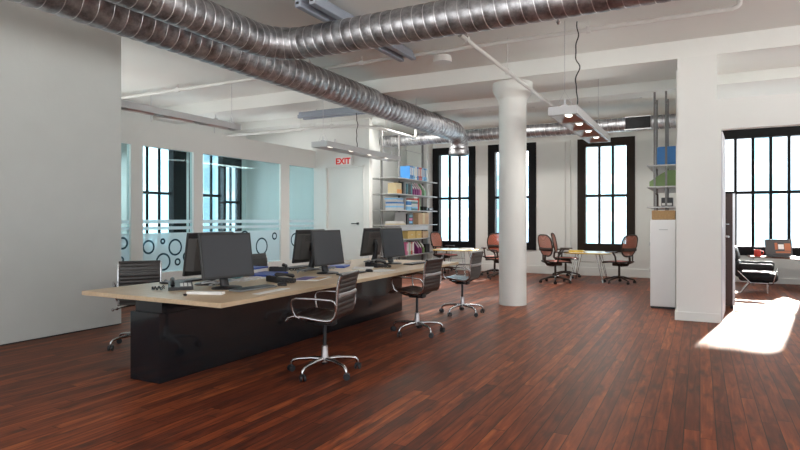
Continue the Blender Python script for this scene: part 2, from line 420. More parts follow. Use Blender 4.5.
# near left wall, glazed partition, door wall, shelf wall
struct(MB().box(-6.78, -6.63, YN, 4.95, 0, CZ).build('wall_left', WALLG))
struct(MB().box(-6.63, -6.628, YN, 4.95, 0, .012).build('baseboard_left', GREYM))
PX = -7.94
panels = [(3.4, 6.10), (6.32, 7.37), (7.58, 9.76), (10.05, 11.0)]
wall_holes('wall_glazed', WALL, YN, 11.6, 0, 2.94, [(a, b, .47, 2.54) for a, b in panels], 'x', PX-.1, PX)
circ = {0: [(5.98, .98, .10), (5.95, .72, .06)], 1: [(6.46, .90, .118), (6.74, .985, .052), (7.0, .875, .145), (6.75, .64, .15), (7.05, .62, .065), (7.25, .70, .09)],
        2: [(7.8, .95, .15), (8.2, .75, .2), (8.7, 1.0, .13), (9.2, .8, .18), (9.6, 1.0, .08)], 3: [(10.3, .9, .15), (10.7, .75, .12)]}
for i, (a, b) in enumerate(panels):
    root = struct(MB().box(PX-.055, PX-.045, a, b, .47, 2.54).build('window_%d' % (8+i), TINT))
    f = MB()
    for z0, z1 in ((1.285, 1.345), (1.18, 1.232), (.475, 1.125)): f.box(PX-.044, PX-.0425, a+.002, b-.002, z0, z1)
    f.build('frosted_film', FROST, root)
    for (yy, zz, rr) in circ[i]:
        g = MB(); n = 40; b_ = g.b; vv = []
        for k in range(n):
            q = 2*PI*k/n
            vv.append([b_.verts.new((xx, yy+r_*math.cos(q), zz+r_*math.sin(q))) for xx in (PX-.0420, PX-.0412) for r_ in (rr, rr-.032)])
        for k in range(n):
            A, B = vv[k], vv[(k+1) % n]
            for p, q in ((0, 1), (1, 3), (3, 2), (2, 0)): b_.faces.new((A[p], A[q], B[q], B[p]))
        g.build('film_ring', FRINGD, root)
struct(MB().box(XO, PX-.1, 11.5, 11.6, 0, CZ).build('wall_meeting_room', WALL))
wall_holes('wall_door', WALL, PX, -6.49, 0, CZ, [(-7.65, -6.62, 0, 2.56)], 'y', 11.0, 11.15)
d1 = struct(MB().box(-7.62, -6.65, 11.05, 11.10, .01, 2.53).build('door_1', TRIMW))
fr = MB()
fr.box(-7.65, -7.62, 10.985, 11.15, 0, 2.56).box(-6.65, -6.62, 10.985, 11.15, 0, 2.56).box(-7.65, -6.62, 10.985, 11.15, 2.53, 2.56)
fr.build('door_frame', TRIMW, d1)
MB().cyl((-6.8, 11.05, 1.26), (-6.8, 11.0, 1.26), .025).tube([(-6.8, 11.0, 1.26), (-6.95, 11.0, 1.26)], .011).build('door_handle', GREYM, d1, 40)
struct(MB().box(-7.45, -7.3, 11.15, YB, 0, CZ).build('wall_shelves', WALL))
struct(MB().box(-6.78, -6.50, 14.1, YB, 0, CZ).build('wall_corner_pilaster', WALL))

# column with flared capital, pier, wall beside the right room, girders
struct(MB().lathe([(.215, 0), (.215, 3.18), (.225, 3.2), (.225, 3.24), (.25, 3.28), (.30, 3.36), (.315, 3.42), (.315, 3.51)], 48, (-2.65, 8.99, 0)).build('column', TRIMW, None, 40))
struct(MB().box(-7.3, XR, 8.6, 9.25, 3.51, CZ).build('ceiling_beam', CEIL))
struct(MB().box(-10.5, XR, 10.9, 11.35, 3.58, CZ).build('ceiling_beam.001', CEIL))
struct(MB().box(-10.5, -7.3, 8.6, 9.25, 3.51, CZ).build('ceiling_beam.002', CEIL))
struct(MB().box(-.27, .20, 8.6, 9.25, 0, 3.51).build('wall_pier', WALL))
struct(MB().box(-.302, .235, 8.585, 9.249, 0, .118, .004).build('baseboard_pier', TRIMW))
struct(MB().box(-.31, -.16, 9.25, YB, 0, CZ).build('wall_right', WALL))
wall_holes('wall_right_room', WALL, .20, XR, 0, 2.92, [(.245, 2.75, 0, 2.53)], 'y', 8.62, 8.75)

struct(MB().box(-6.5, -.32, YB-.025, YB, 0, .2, .006).build('baseboard_back', TRIMW))
struct(MB().box(-.16, XR, YB-.025, YB, 0, .12, .006).build('baseboard_right_room', TRIMW))
struct(MB().box(-3.32, -2.80, YB-.05, YB, .2, 3.3).build('wall_pilaster', WALL))
# open door leaf of the right room
M = Matrix.Translation((.265, 8.76, 0)) @ Matrix.Rotation(-math.atan2(.068, 1.0), 4, 'Z')
d2 = struct(MB().box(-.04, 0, 0, 1.0, .01, 2.52).build('door_2', mat('lilac_grey_door', (.60, .60, .64), .5, var=.02)))
d2.matrix_world = M
MB().cyl((0, .9, 1.1), (.05, .9, 1.1), .02).tube([(.05, .9, 1.1), (.05, .78, 1.1)], .01).build('door_handle', CHROME, d2, 40)
for z in (.25, 1.25, 2.3): MB().cyl((-.01, -.008, z), (-.01, -.008, z+.12), .012).build('hinge', ALU, d2, 40)

# ------------------------------------------------------------------ pipes on the ceiling
pm = mat('white_painted_pipe', (.72, .72, .70), .5, var=.03)
def pipe(name, pts, r, label, cat='pipe', group=None, hangers=(), m=pm):
    t = MB().tube(pts, r, 12).build(name, m, None, 40)
    tag(t, label, cat, group)
    for (x, y, z) in hangers:
        h = MB(); h.tube([(x, y, z+r), (x, y, CZ-.002)], .006, 6); h.box(x-.028, x+.028, y-.028, y+.028, z-r-.01, z+r+.012, .006)
        h.build('pipe_hanger', pm, t)
    return t
pipe('sprinkler_pipe', [(-10.3, 7.25, 3.645), (.30, 7.25, 3.645), (.36, 7.25, 3.66), (.38, 7.25, 3.68), (.38, 7.25, 3.75)], .028, 'long thin white pipe crossing the ceiling in front of the girder', hangers=[(-8.2, 7.25, 3.645), (-4.4, 7.25, 3.645), (-1.2, 7.25, 3.645)])
pipe('ceiling_pipe', [(-10.3, 10.2, 3.33), (-7.2, 10.2, 3.33), (-6.8, 10.24, 3.33), (-6.45, 10.4, 3.33), (-6.2, 10.8, 3.33), (-6.15, 11.4, 3.33), (-6.15, 12.55, 3.33), (-6.15, 12.63, 3.36), (-6.15, 12.66, 3.44), (-6.15, 12.66, 3.75)], .035, 'white pipe with clamp hangers curving past the top of the exit door wall', hangers=[(-7.75, 10.2, 3.33), (-6.95, 10.22, 3.33), (-6.17, 11.2, 3.33)])
pipe('track_conduit', [(-2.25, 5.70, 3.30), (-2.25, 9.95, 3.30)], .026, 'straight white conduit running in front of the round column capital', hangers=[(-2.25, 5.9, 3.3), (-2.25, 7.4, 3.3)])
pipe('conduit', [(-3.62, 6.2, 3.69), (-3.62, 7.22, 3.69)], .018, 'short white conduit leading to the ceiling detector', 'pipe')
pipe('wall_conduit', [(-2.92, YB-.065, .22), (-2.92, YB-.065, 3.25)], .014, 'thin vertical white conduit on the back wall between second and third windows')
tag(MB().lathe([(.02, .12), (.06, .11), (.12, .085), (.13, .05), (.13, .0)][::-1], 24, (0, 0, 0), M=Matrix.Translation((-3.12, 7.25, 3.63-.14))).build('smoke_detector', WHITEP, None, 50), 'round white detector housing under the thin sprinkler pipe', 'detector')
s_ = MB().cyl((-1.45, 6.75, 3.75), (-1.45, 6.75, 3.62), .014).cyl((-1.45, 6.75, 3.63), (-1.45, 6.75, 3.60), .03, .012)
tag(s_.build('ceiling_sprinkler', ALU, None, 40), 'small sprinkler head on the ceiling above the upper duct', 'sprinkler')

# ------------------------------------------------------------------ spiral ducts
def spiral(path, R0, pitch, amp, name, parent, step=.014, n=36, seam=.0042):
    P = [Vector(p) for p in path]; S = []
    for a, b in zip(P, P[1:]):
        k = max(1, int((b-a).length/step))
        for i in range(k): S.append(a.lerp(b, i/k))
    S.append(P[-1])
    m = MB(); b = m.b; rings = []; s = 0.0; up = None
    for i, p in enumerate(S):
        t = S[min(i+1, len(S)-1)]-S[max(i-1, 0)]; t.normalize()
        if up is None: up = Vector((0, 0, 1)) if abs(t.z) < .9 else Vector((1, 0, 0))
        a = up-t*up.dot(t); a.normalize(); up = a; c = t.cross(a)
        if i: s += (p-S[i-1]).length
        ring = []
        for j in range(n):
            q = 2*PI*j/n; f = (s/pitch - q/(2*PI)) % 1.0
            r = R0 + amp*.6*math.sin(PI*f)
            ring.append(b.verts.new(p+(a*math.cos(q)+c*math.sin(q))*r))
        rings.append(ring)
    for A, B in zip(rings, rings[1:]):
        for j in range(n): b.faces.new((A[j], A[(j+1) % n], B[(j+1) % n], B[j]))
    b.faces.new(rings[0][::-1]); b.faces.new(rings[-1])
    o = m.build(name, DUCT, parent, 60)
    # the lock seam winding round the run, a narrow bead with its highlight put into the colour
    hel = []; s = 0.0
    for i, p in enumerate(S):
        t = S[min(i+1, len(S)-1)]-S[max(i-1, 0)]; t.normalize()
        if i == 0: up = Vector((0, 0, 1)) if abs(t.z) < .9 else Vector((1, 0, 0))
        a = up-t*up.dot(t); a.normalize(); up = a; c = t.cross(a)
        if i: s += (p-S[i-1]).length
        hel.append((s, p, a, c))
    pts = []; tot = hel[-1][0]; q = 0.0; k = 0
    while True:
        ss = q/(2*PI)*pitch
        if ss >= tot: break
        while k < len(hel)-2 and hel[k+1][0] < ss: k += 1
        s0, p0, a0, c0 = hel[k]; s1, p1, a1, c1 = hel[k+1]; f = (ss-s0)/max(1e-6, s1-s0)
        pts.append(p0.lerp(p1, f)+(a0*math.cos(q)+c0*math.sin(q))*(R0+.001)); q += 2*PI/28
    MB().tube(pts, seam, 6).build('lock_seam', SEAM, o, 80)
    return o
# duct A: along the room, elbow down in front of the first window
AX, AZ, AR = -5.0, 3.37, .215
dA = empty('spiral_duct', (AX, 8.0, AZ), 'long lower spiral duct ending in a downward elbow before the leftmost back window', 'duct')
def loc_path(o, pts): return [Vector(p)-o.location for p in pts]
spiral(loc_path(dA, [(AX, YN+.02, AZ), (AX, 12.26, AZ)]), AR, .15, .012, 'duct_run', dA)
spiral(loc_path(dA, [(AX, 12.26, AZ)]+[(AX, 12.26+.34*math.sin(R(a)), AZ-.34+.34*math.cos(R(a))) for a in range(0, 91, 10)]+[(AX, 12.60, AZ-.38)]), AR-.004, .08, .008, 'elbow', dA)
MB().lathe([(.215, 0), (.235, .02), (.235, .10), (.222, .12), (.232, .14), (.222, .16), (.215, .20), (.19, .20), (.19, 0)], 36, (0, 12.60-8.0, -.52)).build('collar', DUCT, dA, 40)
for y in (2.0, 6.8, 10.3):
    MB().tube([(0, y-8.0, AR+.01), (0, y-8.0, CZ-AZ-.002)], .008, 6).build('hanger_rod', ALU, dA)
# duct B: parallel run that turns across the ceiling
BX, BY, BZ, BR = -4.33, 5.26, 3.335, .17
dB = empty('spiral_duct.001', (BX, BY, BZ), 'upper spiral duct that bends right and crosses the ceiling to the top edge', 'duct')
rb = .42
bend = [(BX+rb-rb*math.cos(R(a)), BY-rb+rb*math.sin(R(a)), BZ) for a in range(0, 91, 9)]
spiral(loc_path(dB, [(BX, YN+.02, BZ)]+bend+[(6.9, BY, BZ)]), BR, .12, .010, 'duct_run', dB)
for x in (-2.2, .4, 3.4):
    MB().tube([(x-BX, 0, BR+.008), (x-BX, 0, CZ-BZ-.002)], .008, 6).build('hanger_rod', ALU, dB)
# duct C: across the back with a return grille
CYY, CZZ, CR = 13.0, 3.355, .142
dC = empty('spiral_duct.002', (-3.5, CYY, CZZ), 'straight spiral duct running along the back wall above the windows', 'duct')
spiral(loc_path(dC, [(-7.28, CYY, CZZ), (-.33, CYY, CZZ)]), CR, .11, .006, 'duct_run', dC)
g = MB().box(-1.38+3.5, -.90+3.5, -.19, -.12, -.13, .115, .008).build('return_grille', BLACKF, dC)
for z0, z1, x0, x1 in ((-.145, -.128, -1.395, -.885), (.113, .13, -1.395, -.885)): MB().box(x0+3.5, x1+3.5, -.20, -.12, z0, z1).build('grille_flange', LGREY, g)
gs = MB()
for k in range(7): gs.box(-1.35+3.5, -.93+3.5, -.196, -.188, -.11+k*.03, -.098+k*.03)
gs.build('grille_slats', BLACKF, g)

# ------------------------------------------------------------------ fluorescent boxes on the ceiling
def strip_light(name, loc, L, rz, label):
    t = empty(name, loc, label, 'ceiling light', None, rz)
    MB().box(-L/2, L/2, -.085, .085, .05, .12, .006).build('housing', BGREY, t)
    MB().box(-L/2, L/2, -.13, -.055, -.015, .06, .01).build('reflector', BGREY, t)
    MB().box(-L/2, L/2, .055, .13, -.015, .06, .01).build('reflector', BGREY, t)
    for y in (-.092, .092):
        MB().box(-L/2-.006, -L/2-.0005, y-.018, y+.018, .012, .035).build('end_socket', BLKP, t)
        MB().box(L/2+.0005, L/2+.006, y-.018, y+.018, .012, .035).build('end_socket', BLKP, t)
    for x in (-L/3, L/3): MB().tube([(x, 0, .12), (x, 0, CZ-loc[2]-.001)], .008, 6).build('stem', ALU, t)
    return t
strip_light('ceiling_light', (-3.66, 6.08, 3.60), 2.4, PI/2, 'blue-grey ceiling light box running lengthwise above the upper duct')
strip_light('ceiling_light.001', (-6.25, 9.75, 3.46), 2.3, 0, 'blue-grey ceiling light box running crosswise behind the lower duct')

ml = strip_light('ceiling_light.002', (-9.2, 8.3, 2.80), 2.4, PI/2, 'added unseen light box brightening the meeting room behind the glazed partition')  # added lamp, out of view, to brighten the meeting room
a = bpy.data.lights.new('lamp_or_fill', 'AREA'); a.shape = 'RECTANGLE'; a.size = 2.2; a.size_y = .24; a.energy = 50; a.color = (1, .98, .95)
ao = bpy.data.objects.new('lamp_or_fill', a); C.objects.link(ao); ao.parent = ml; ao.location = (0, 0, -.03)
def fill_panel(name, x, y, label, e_):  # added unseen panels that even out the light at the back
    t = empty(name, (x, y, CZ-.03), label, 'ceiling light', 'added unseen fill panels over the back of the room')
    MB().box(-.5, .5, -.25, .25, 0, .029, .004).build('frame', LGREY, t); MB().box(-.46, .46, -.21, .21, -.004, -.0005).build('diffuser', WHITEP, t)
    a = bpy.data.lights.new('lamp_or_fill', 'AREA'); a.shape = 'RECTANGLE'; a.size = .9; a.size_y = .4; a.energy = e_; a.color = (1, .96, .9)
    ao = bpy.data.objects.new('lamp_or_fill', a); C.objects.link(ao); ao.parent = t; ao.location = (0, 0, -.012)
for k, (x, y) in enumerate(((-6.25, 11.85), (-3.6, 11.9), (-1.5, 11.9), (3.0, 11.9))):
    fill_panel('ceiling_fill_panel' if not k else 'ceiling_fill_panel.%03d' % k, x, y, 'added flush fill panel out of view behind the rear ceiling beam', 42 if not k else 26)
# ------------------------------------------------------------------ pendant lamps (slim boxes with four reflectors)
def pendant(name, loc, label, L=2.84, Wd=.34, cord=True, cx=0.0, cy=-.15):
    t = empty(name, loc, label, 'pendant light', 'slim grey pendant lights'); hw = Wd/2
    h = MB(); b = h.b
    ys = [-L/2, L/2]
    # open-bottomed tray: one shell
    def P(x, y, z): return b.verts.new((x, y, z))
    o = [P(-hw, -L/2, 0), P(hw, -L/2, 0), P(hw, L/2, 0), P(-hw, L/2, 0)]; ot = [P(-hw, -L/2, .10), P(hw, -L/2, .10), P(hw, L/2, .10), P(-hw, L/2, .10)]
    w = .02
    i_ = [P(-hw+w, -L/2+w, 0), P(hw-w, -L/2+w, 0), P(hw-w, L/2-w, 0), P(-hw+w, L/2-w, 0)]; it = [P(-hw+w, -L/2+w, .085), P(hw-w, -L/2+w, .085), P(hw-w, L/2-w, .085), P(-hw+w, L/2-w, .085)]
    for k in range(4):
        j = (k+1) % 4
        b.faces.new((o[k], o[j], ot[j], ot[k])); b.faces.new((i_[j], i_[k], it[k], it[j])); b.faces.new((o[j], o[k], i_[k], i_[j]))
    b.faces.new(ot); b.faces.new(it[::-1])
    h.build('housing', LGREY, t)
    ws = Wd/.34
    for k in range(4):
        y = -L/2+L*(k+.5)/4
        r = MB(); b2 = r.b; n = 4
        A = [b2.verts.new((sx*.145*ws, y+sy*.30, .004)) for sx, sy in ((-1, -1), (1, -1), (1, 1), (-1, 1))]
        B = [b2.verts.new((sx*.055*ws, y+sy*.12, .07)) for sx, sy in ((-1, -1), (1, -1), (1, 1), (-1, 1))]
        Cc = [b2.verts.new((sx*.055*ws, y+sy*.12, .076)) for sx, sy in ((-1, -1), (1, -1), (1, 1), (-1, 1))]
        D = [b2.verts.new((sx*.149*ws, y+sy*.305, .004)) for sx, sy in ((-1, -1), (1, -1), (1, 1), (-1, 1))]
        for q in range(4):
            p = (q+1) % 4
            b2.faces.new((A[q], A[p], B[p], B[q])); b2.faces.new((D[p], D[q], Cc[q], Cc[p])); b2.faces.new((A[p], A[q], D[q], D[p]))
        b2.faces.new(B); b2.faces.new(Cc[::-1])
        ro = r.build('reflector', ALU, t)
        MB().lathe([(.02, -.018), (.05, -.012), (.062, 0), (.05, .012), (.02, .018)], 16, (0, 0, 0), M=Matrix.Translation((0, y, .045)) @ Matrix.Diagonal((.7*ws, 1.5, 1, 1))).build('lamp', LAMP, ro, 60)
        MB().box(-.15*ws, .15*ws, y+L/8-.012, y+L/8+.012, .002, .03).build('divider', LGREY, t) if k < 3 else None
    for y in (-L/2+.12, -L/2+.50, L/2-.5, L/2-.12):
        MB().box(-.04, .04, y-.02, y+.02, .10, .135, .004).cyl((0, y, .135), (0, y, .20), .012).build('bracket', ALU, t)
    for y in (-L/2+.12, L/2-.12):
        MB().tube([(-.11*ws, y, .10), (0, y, .30), (.11*ws, y, .10)], .0035, 6).tube([(0, y, .30), (0, y, CZ-loc[2]-.002)], .004, 6).build('cable', ALU, t)
    pts = []
    for i in range(41):
        f = i/40; a = math.sin(PI*f)
        pts.append((cx+.028*a*math.sin(f*17)+.012*a*math.sin(f*31), cy+.03*a*math.cos(f*21), .10+(CZ-loc[2]-.105)*f))
    if cord: MB().tube(pts, .008, 6).build('power_cord', BLKP, t, 60)
    for sgn, e_ in () if not cord else ((1, PEND_DOWN), (-1, PEND_UP_FILL)):  # downward is the lamps, the upward one is added to brighten the ceiling
        a = bpy.data.lights.new('lamp_or_fill', 'AREA'); a.shape = 'RECTANGLE'; a.size = .28; a.size_y = L*.9; a.energy = e_; a.color = (1, .96, .90)
        ao = bpy.data.objects.new('lamp_or_fill', a); C.objects.link(ao); ao.parent = t; ao.location = (0, 0, -.012 if sgn > 0 else .21); ao.rotation_euler = (0 if sgn > 0 else PI, 0, 0)
    return t
PEND_DOWN, PEND_UP_FILL = 22, 2.0
pendant('pendant_light', (-1.45, 8.4, 2.60), 'slim grey pendant light with lit lamps hanging right of the round column', cx=.13, cy=-1.22)
pendant('pendant_light.001', (-6.0, 9.85, 2.64), 'slim grey pendant light hanging in front of the exit sign')
pendant('pendant_light.002', (-7.3, 6.2, 2.93), 'slim grey pendant light close above the glazed partition', cord=False, L=3.1, Wd=.20)

# ------------------------------------------------------------------ exit sign
ex = empty('exit_sign', (-7.10, 10.985, 2.565), 'lit EXIT sign with red letters on the wall above the white door', 'sign')
MB().box(-.20, .20, -.05, 0.0, 0, .20, .008).build('housing', WHITEP, ex)
MB().box(-.185, .185, -.054, -.0505, .015, .185).build('face_panel', EXITW, ex)
cu = bpy.data.curves.new('exit_letters', 'FONT'); cu.body = 'EXIT'; cu.size = .19; cu.extrude = .002; cu.align_x = 'CENTER'; cu.offset = .006
to = bpy.data.objects.new('tmp', cu); C.objects.link(to)
bpy.context.view_layer.update()
me = bpy.data.meshes.new_from_object(to.evaluated_get(bpy.context.evaluated_depsgraph_get())); bpy.data.objects.remove(to)
me.materials.clear(); me.materials.append(EXITR)
lo = bpy.data.objects.new('letters', me); C.objects.link(lo); lo.parent = ex
lo.location = (-.03, -.057, .035); lo.rotation_euler = (PI/2, 0, 0)

# ------------------------------------------------------------------ long shared desk
TZ = .74
dk = empty('shared_desk', (-3.89, 3.12, 0), 'long shared desk with pale oak top on a gloss black plinth', 'desk')
MB().box(-.80, .80, 0, 4.66, TZ-.036, TZ, .003).build('desktop', BIRCH, dk)
MB().box(-.39, -.035, .16, 4.50, .002, .575, .004).build('plinth', GLOSSB, dk)
MB().box(-.36, -.04, .19, 4.40, .575, .704).build('neck', GLOSSB, dk)
MB().box(-.40, -.025, .15, 4.51, .575, .583).build('plinth_cap', GREYM, dk) if False else None

# ------------------------------------------------------------------ monitors
def make_monitor(name, label):
    t = empty(name, (0, 0, 0), label, 'monitor', 'monitors on the shared desk')
    T = Matrix.Translation((0, 0, .290)) @ Matrix.Rotation(R(-9), 4, 'Y')
    w, h = .268, .200
    m = MB(); m.box(-.012, .014, -w, w, -h, h, .006, M=T).build('bezel', BEZEL, t)
    MB().box(.0142, .0155, -w+.018, w-.018, -h+.022, h-.018, M=T).build('screen', SCREEN, t)
    bk = MB().prism([(-.05, -.20), (-.012, -.26), (-.012, .26), (-.05, .20)], -.15, .15, M=T).build('rear_housing', HOUS, t)
    MB().box(-.054, -.0505, -.05, .05, -.05, .05, M=T).build('mount_plate', BLKP, bk)
    v = MB()
    for k in range(5): v.box(-.0515, -.0503, -.15, .15, .07+k*.014, .076+k*.014, M=T)
    v.build('vent_slots', BLKP, bk)
    MB().tube([(-.045, 0, .31), (-.075, 0, .24), (-.06, 0, .12), (-.03, 0, .015)], [.03, .03, .034, .04], 12).build('neck', BLKP, t, 50)
    MB().lathe([(.02, .022), (.06, .020), (.115, .012), (.122, .006), (.122, 0)][::-1], 32, M=Matrix.Diagonal((.95, 1.15, 1, 1))).build('base', BLKP, t, 50)
    return t
mon0 = make_monitor('monitor', 'dark screen facing out, nearest to the front end of the desk')
def place_mon(o, x, y, rz, label, first=False):
    c = o if first else copy_tree(o)
    c.location = (x, y, TZ+.001); c.rotation_euler = (0, 0, rz); c['label'] = label
    return c
place_mon(mon0, -3.72, 3.83, R(-10), 'nearest monitor on the long desk, showing its dark screen, beside the white strip of paper', True)
place_mon(mon0, -4.11, 4.00, R(176), 'monitor turned away, its back behind the nearest dark screen, above the desk telephone')
place_mon(mon0, -3.74, 5.42, R(-2), 'middle dark screen facing out, behind the first chair in front of the desk')
place_mon(mon0, -4.21, 5.70, R(178), 'middle monitor turned away, showing its back to the left of the middle dark screen')
place_mon(mon0, -3.76, 7.02, R(-4), 'farthest dark screen facing out, near the far end of the desk by the shelves')
place_mon(mon0, -4.20, 7.20, R(180), 'farthest monitor turned away, showing its grey back in front of the white door')

# ------------------------------------------------------------------ desk clutter
def keyboard(name, x, y, rz, label, body=BLKP):
    t = empty(name, (x, y, TZ+.001), label, 'keyboard', 'keyboards on the desk', rz)
    b = MB().box(-.07, .07, -.22, .22, .002, .016, .004).build('case', body, t)
    k = MB()
    for i in range(5):
        for j in range(15): k.box(-.058+i*.0235, -.058+i*.0235+.019, -.205+j*.0275, -.205+j*.0275+.023, .0162, .021)
    tag(k.build('keys', KEYS if body is BLKP else GREYM, t), kind='stuff')
    return t
keyboard('keyboard', -3.46, 3.88, R(-4), 'grey keyboard lying in front of the nearest dark screen', KEYS)
keyboard('keyboard.001', -3.46, 5.48, R(3), 'keyboard lying in front of the middle dark screen')
keyboard('keyboard.002', -3.46, 7.12, R(-3), 'keyboard lying in front of the farthest dark screen')
keyboard('keyboard.003', -4.48, 4.02, R(180), 'keyboard on the far side behind the nearest pair of monitors')
keyboard('keyboard.004', -4.50, 5.84, R(183), 'keyboard on the far side behind the middle pair of monitors')
def sheet(name, x, y, rz, sx, sy, h, m, label, cat, group=None, z=0.0):
    o = MB().box(-sx/2, sx/2, -sy/2, sy/2, 0, h).build(name, m); o.location = (x, y, TZ+.001+z); o.rotation_euler = (0, 0, rz)
    return tag(o, label, cat, group)
sheet('paper_strip', -3.58, 3.45, R(20), .30, .07, .022, PAPER, 'white block of paper on the near end of the desk', 'paper')
sheet('paper', -3.22, 3.84, R(5), .075, .44, .004, PAPER, 'white strip of paper along the front edge of the nearest keyboard', 'paper')
sheet('folder', -4.22, 4.96, R(12), .30, .40, .02, NAVY, 'flat royal blue folder on the desk between the first two monitor pairs', 'folder')
sheet('folder.001', -4.56, 5.10, R(12), .26, .24, .045, PAPER, 'stack of white papers behind the flat blue folder', 'paper stack')
sheet('folder.002', -4.58, 5.12, R(10), .24, .30, .016, NAVY, 'blue folder lying on top of the white paper stack', 'folder', z=.046)
sheet('paper.001', -4.10, 4.58, R(-8), .21, .30, .006, PAPER, 'white sheet in front of the flat blue folder', 'paper')
pl = empty('magazine', (-3.55, 4.84, TZ+.001), 'open magazine with violet picture lying at the desk edge before the middle screen', 'magazine', None, R(14))
MB().box(-.15, .15, -.21, .21, 0, .005).build('page', PAPER, pl); MB().box(-.13, .02, -.19, .16, .0052, .006).build('picture', PURPLEINK, pl)
MB().box(.03, .13, -.10, .16, .0052, .006).build('picture.001', CARD, pl)
sheet('paper.002', -3.36, 5.98, R(-5), .21, .32, .006, PAPER, 'white sheet at the desk edge right behind the first chair back', 'paper')
sheet('paper.003', -3.72, 6.16, R(25), .24, .32, .010, PAPER, 'loose sheets between the middle and farthest dark screens', 'paper')
sheet('paper.004', -4.42, 6.55, R(5), .3, .42, .03, PAPER, 'low paper stack left of the farthest pair of monitors', 'paper stack')
sheet('paper.005', -4.48, 4.62, R(0), .22, .34, .04, PAPER, 'paper pile beside the back of the nearest monitors', 'paper stack')
sheet('book', -4.25, 4.42, R(15), .17, .24, .03, TEAL, 'dark green book lying behind the nearest dark screen', 'book')
sheet('folder.003', -4.12, 6.22, R(20), .22, .32, .02, NAVY, 'small blue folder left of the farthest dark screen', 'folder')
def phone(name, x, y, rz, label):
    t = empty(name, (x, y, TZ+.001), label, 'telephone', 'black desk telephones', rz)
    b = MB().prism([(-.11, .0), (.11, .0), (.11, .028), (-.11, .058)], -.10, .10, M=Matrix(((1, 0, 0, 0), (0, 0, 1, 0), (0, 1, 0, 0), (0, 0, 0, 1)))).build('body', BLKP, t)
    sl = -.030/.22; T = Matrix.Translation((0, 0, .043)) @ Matrix.Rotation(math.atan(-sl), 4, 'Y')
    k = MB()
    for i in range(4):
        for j in range(3): k.box(-.02+i*.028, .0+i*.028, -.005+j*.033, .020+j*.033, .0005, .006, M=T)
    k.build('keypad', WHITEP, t)
    MB().box(-.095, -.04, -.005, .09, .0005, .005, M=T).build('display', SCREEN, t)
    h = MB(); h.tube([(-.10, -.065, .014), (-.09, -.065, .024), (0, -.065, .030), (.09, -.065, .024), (.10, -.065, .014)], [.018, .020, .013, .020, .018], 12, M=T).build('handset', BLKP, t, 50)
    pts = [(.10*math.cos(a*.0)+.11+.0, -.06, .03) for a in (0,)]
    cord = [(-.09-.02*i/10*0+.01, -.06, .0) for i in (0,)]
    pts = []
    for i in range(120):
        f = i/119; cx = -.08-.26*math.sin(PI*f)*.8; cy = -.10-.20*f*(1-f)*2-.06*math.sin(PI*f)
        cx2 = -.09+.16*f
        a = f*34*PI/2
        pts.append((cx2+.012*math.cos(a), -.13-.10*math.sin(PI*f)+.0, .016+.010*math.sin(a)))
    MB().tube(pts, .004, 6).build('cord', BLKP, t, 60)
    return t
phone('telephone', -4.04, 3.60, R(-40), 'black telephone with white keypad at the near left of the desk')
phone('telephone.001', -3.66, 4.50, R(70), 'black telephone on the desk between the first and middle dark screens')
phone('telephone.002', -4.42, 5.40, R(120), 'black telephone left of the middle pair of monitors')
phone('telephone.003', -3.70, 6.08+.5-.12, R(80), 'black telephone between the middle and farthest dark screens')
def mouse(name, x, y, label, m=BLKP):
    t = empty(name, (x, y, TZ+.001), label, 'mouse', 'computer mice')
    MB().lathe([(.004, .034), (.02, .03), (.03, .018), (.032, .004), (.03, 0)][::-1], 20, M=Matrix.Diagonal((1.6, 1, 1, 1))).build('shell', m, t, 60)
    MB().cyl((-.03, -.004, .026), (-.03, .004, .026), .008).build('wheel', GREYM, t)
    return t
mouse('mouse', -3.42, 4.22, 'dark mouse right of the nearest keyboard')
mouse('mouse.001', -3.42, 5.80, 'dark mouse right of the middle keyboard')
c_ = MB().box(-.012, .012, -.010, .010, 0, .018, .004).build('pencil_sharpener', BLKP); c_.location = (-3.64, 3.29, TZ+.001)
tag(c_, 'tiny black sharpener near the front edge of the desk', 'sharpener')
# tangled leads at the foot of the monitors
for i, (x, y, lab) in enumerate(((-3.90, 4.06, 'grey leads tangled on the desk under the nearest pair of monitors'), (-3.98, 5.5, 'grey leads tangled on the desk under the middle pair of monitors'), (-3.98, 7.1, 'grey leads tangled on the desk under the farthest pair of monitors'))):
    m = MB()
    for q in range(4):
        ph = rnd.uniform(0, 6); pts = []
        for k in range(22):
            f = k/21; pts.append((x+.10*math.sin(ph+f*5+q)*(.6+.4*q/3), y-.32+.64*f, TZ+.012+.018*abs(math.sin(ph+f*9))+q*.008))
        m.tube(pts, .006, 6)
    tag(tag(m.build('cable_tangle' if i == 0 else 'cable_tangle.%03d' % i, KEYS if i else LGREY, None, 60), lab, 'cables', 'lead tangles under the monitors'), kind='stuff')

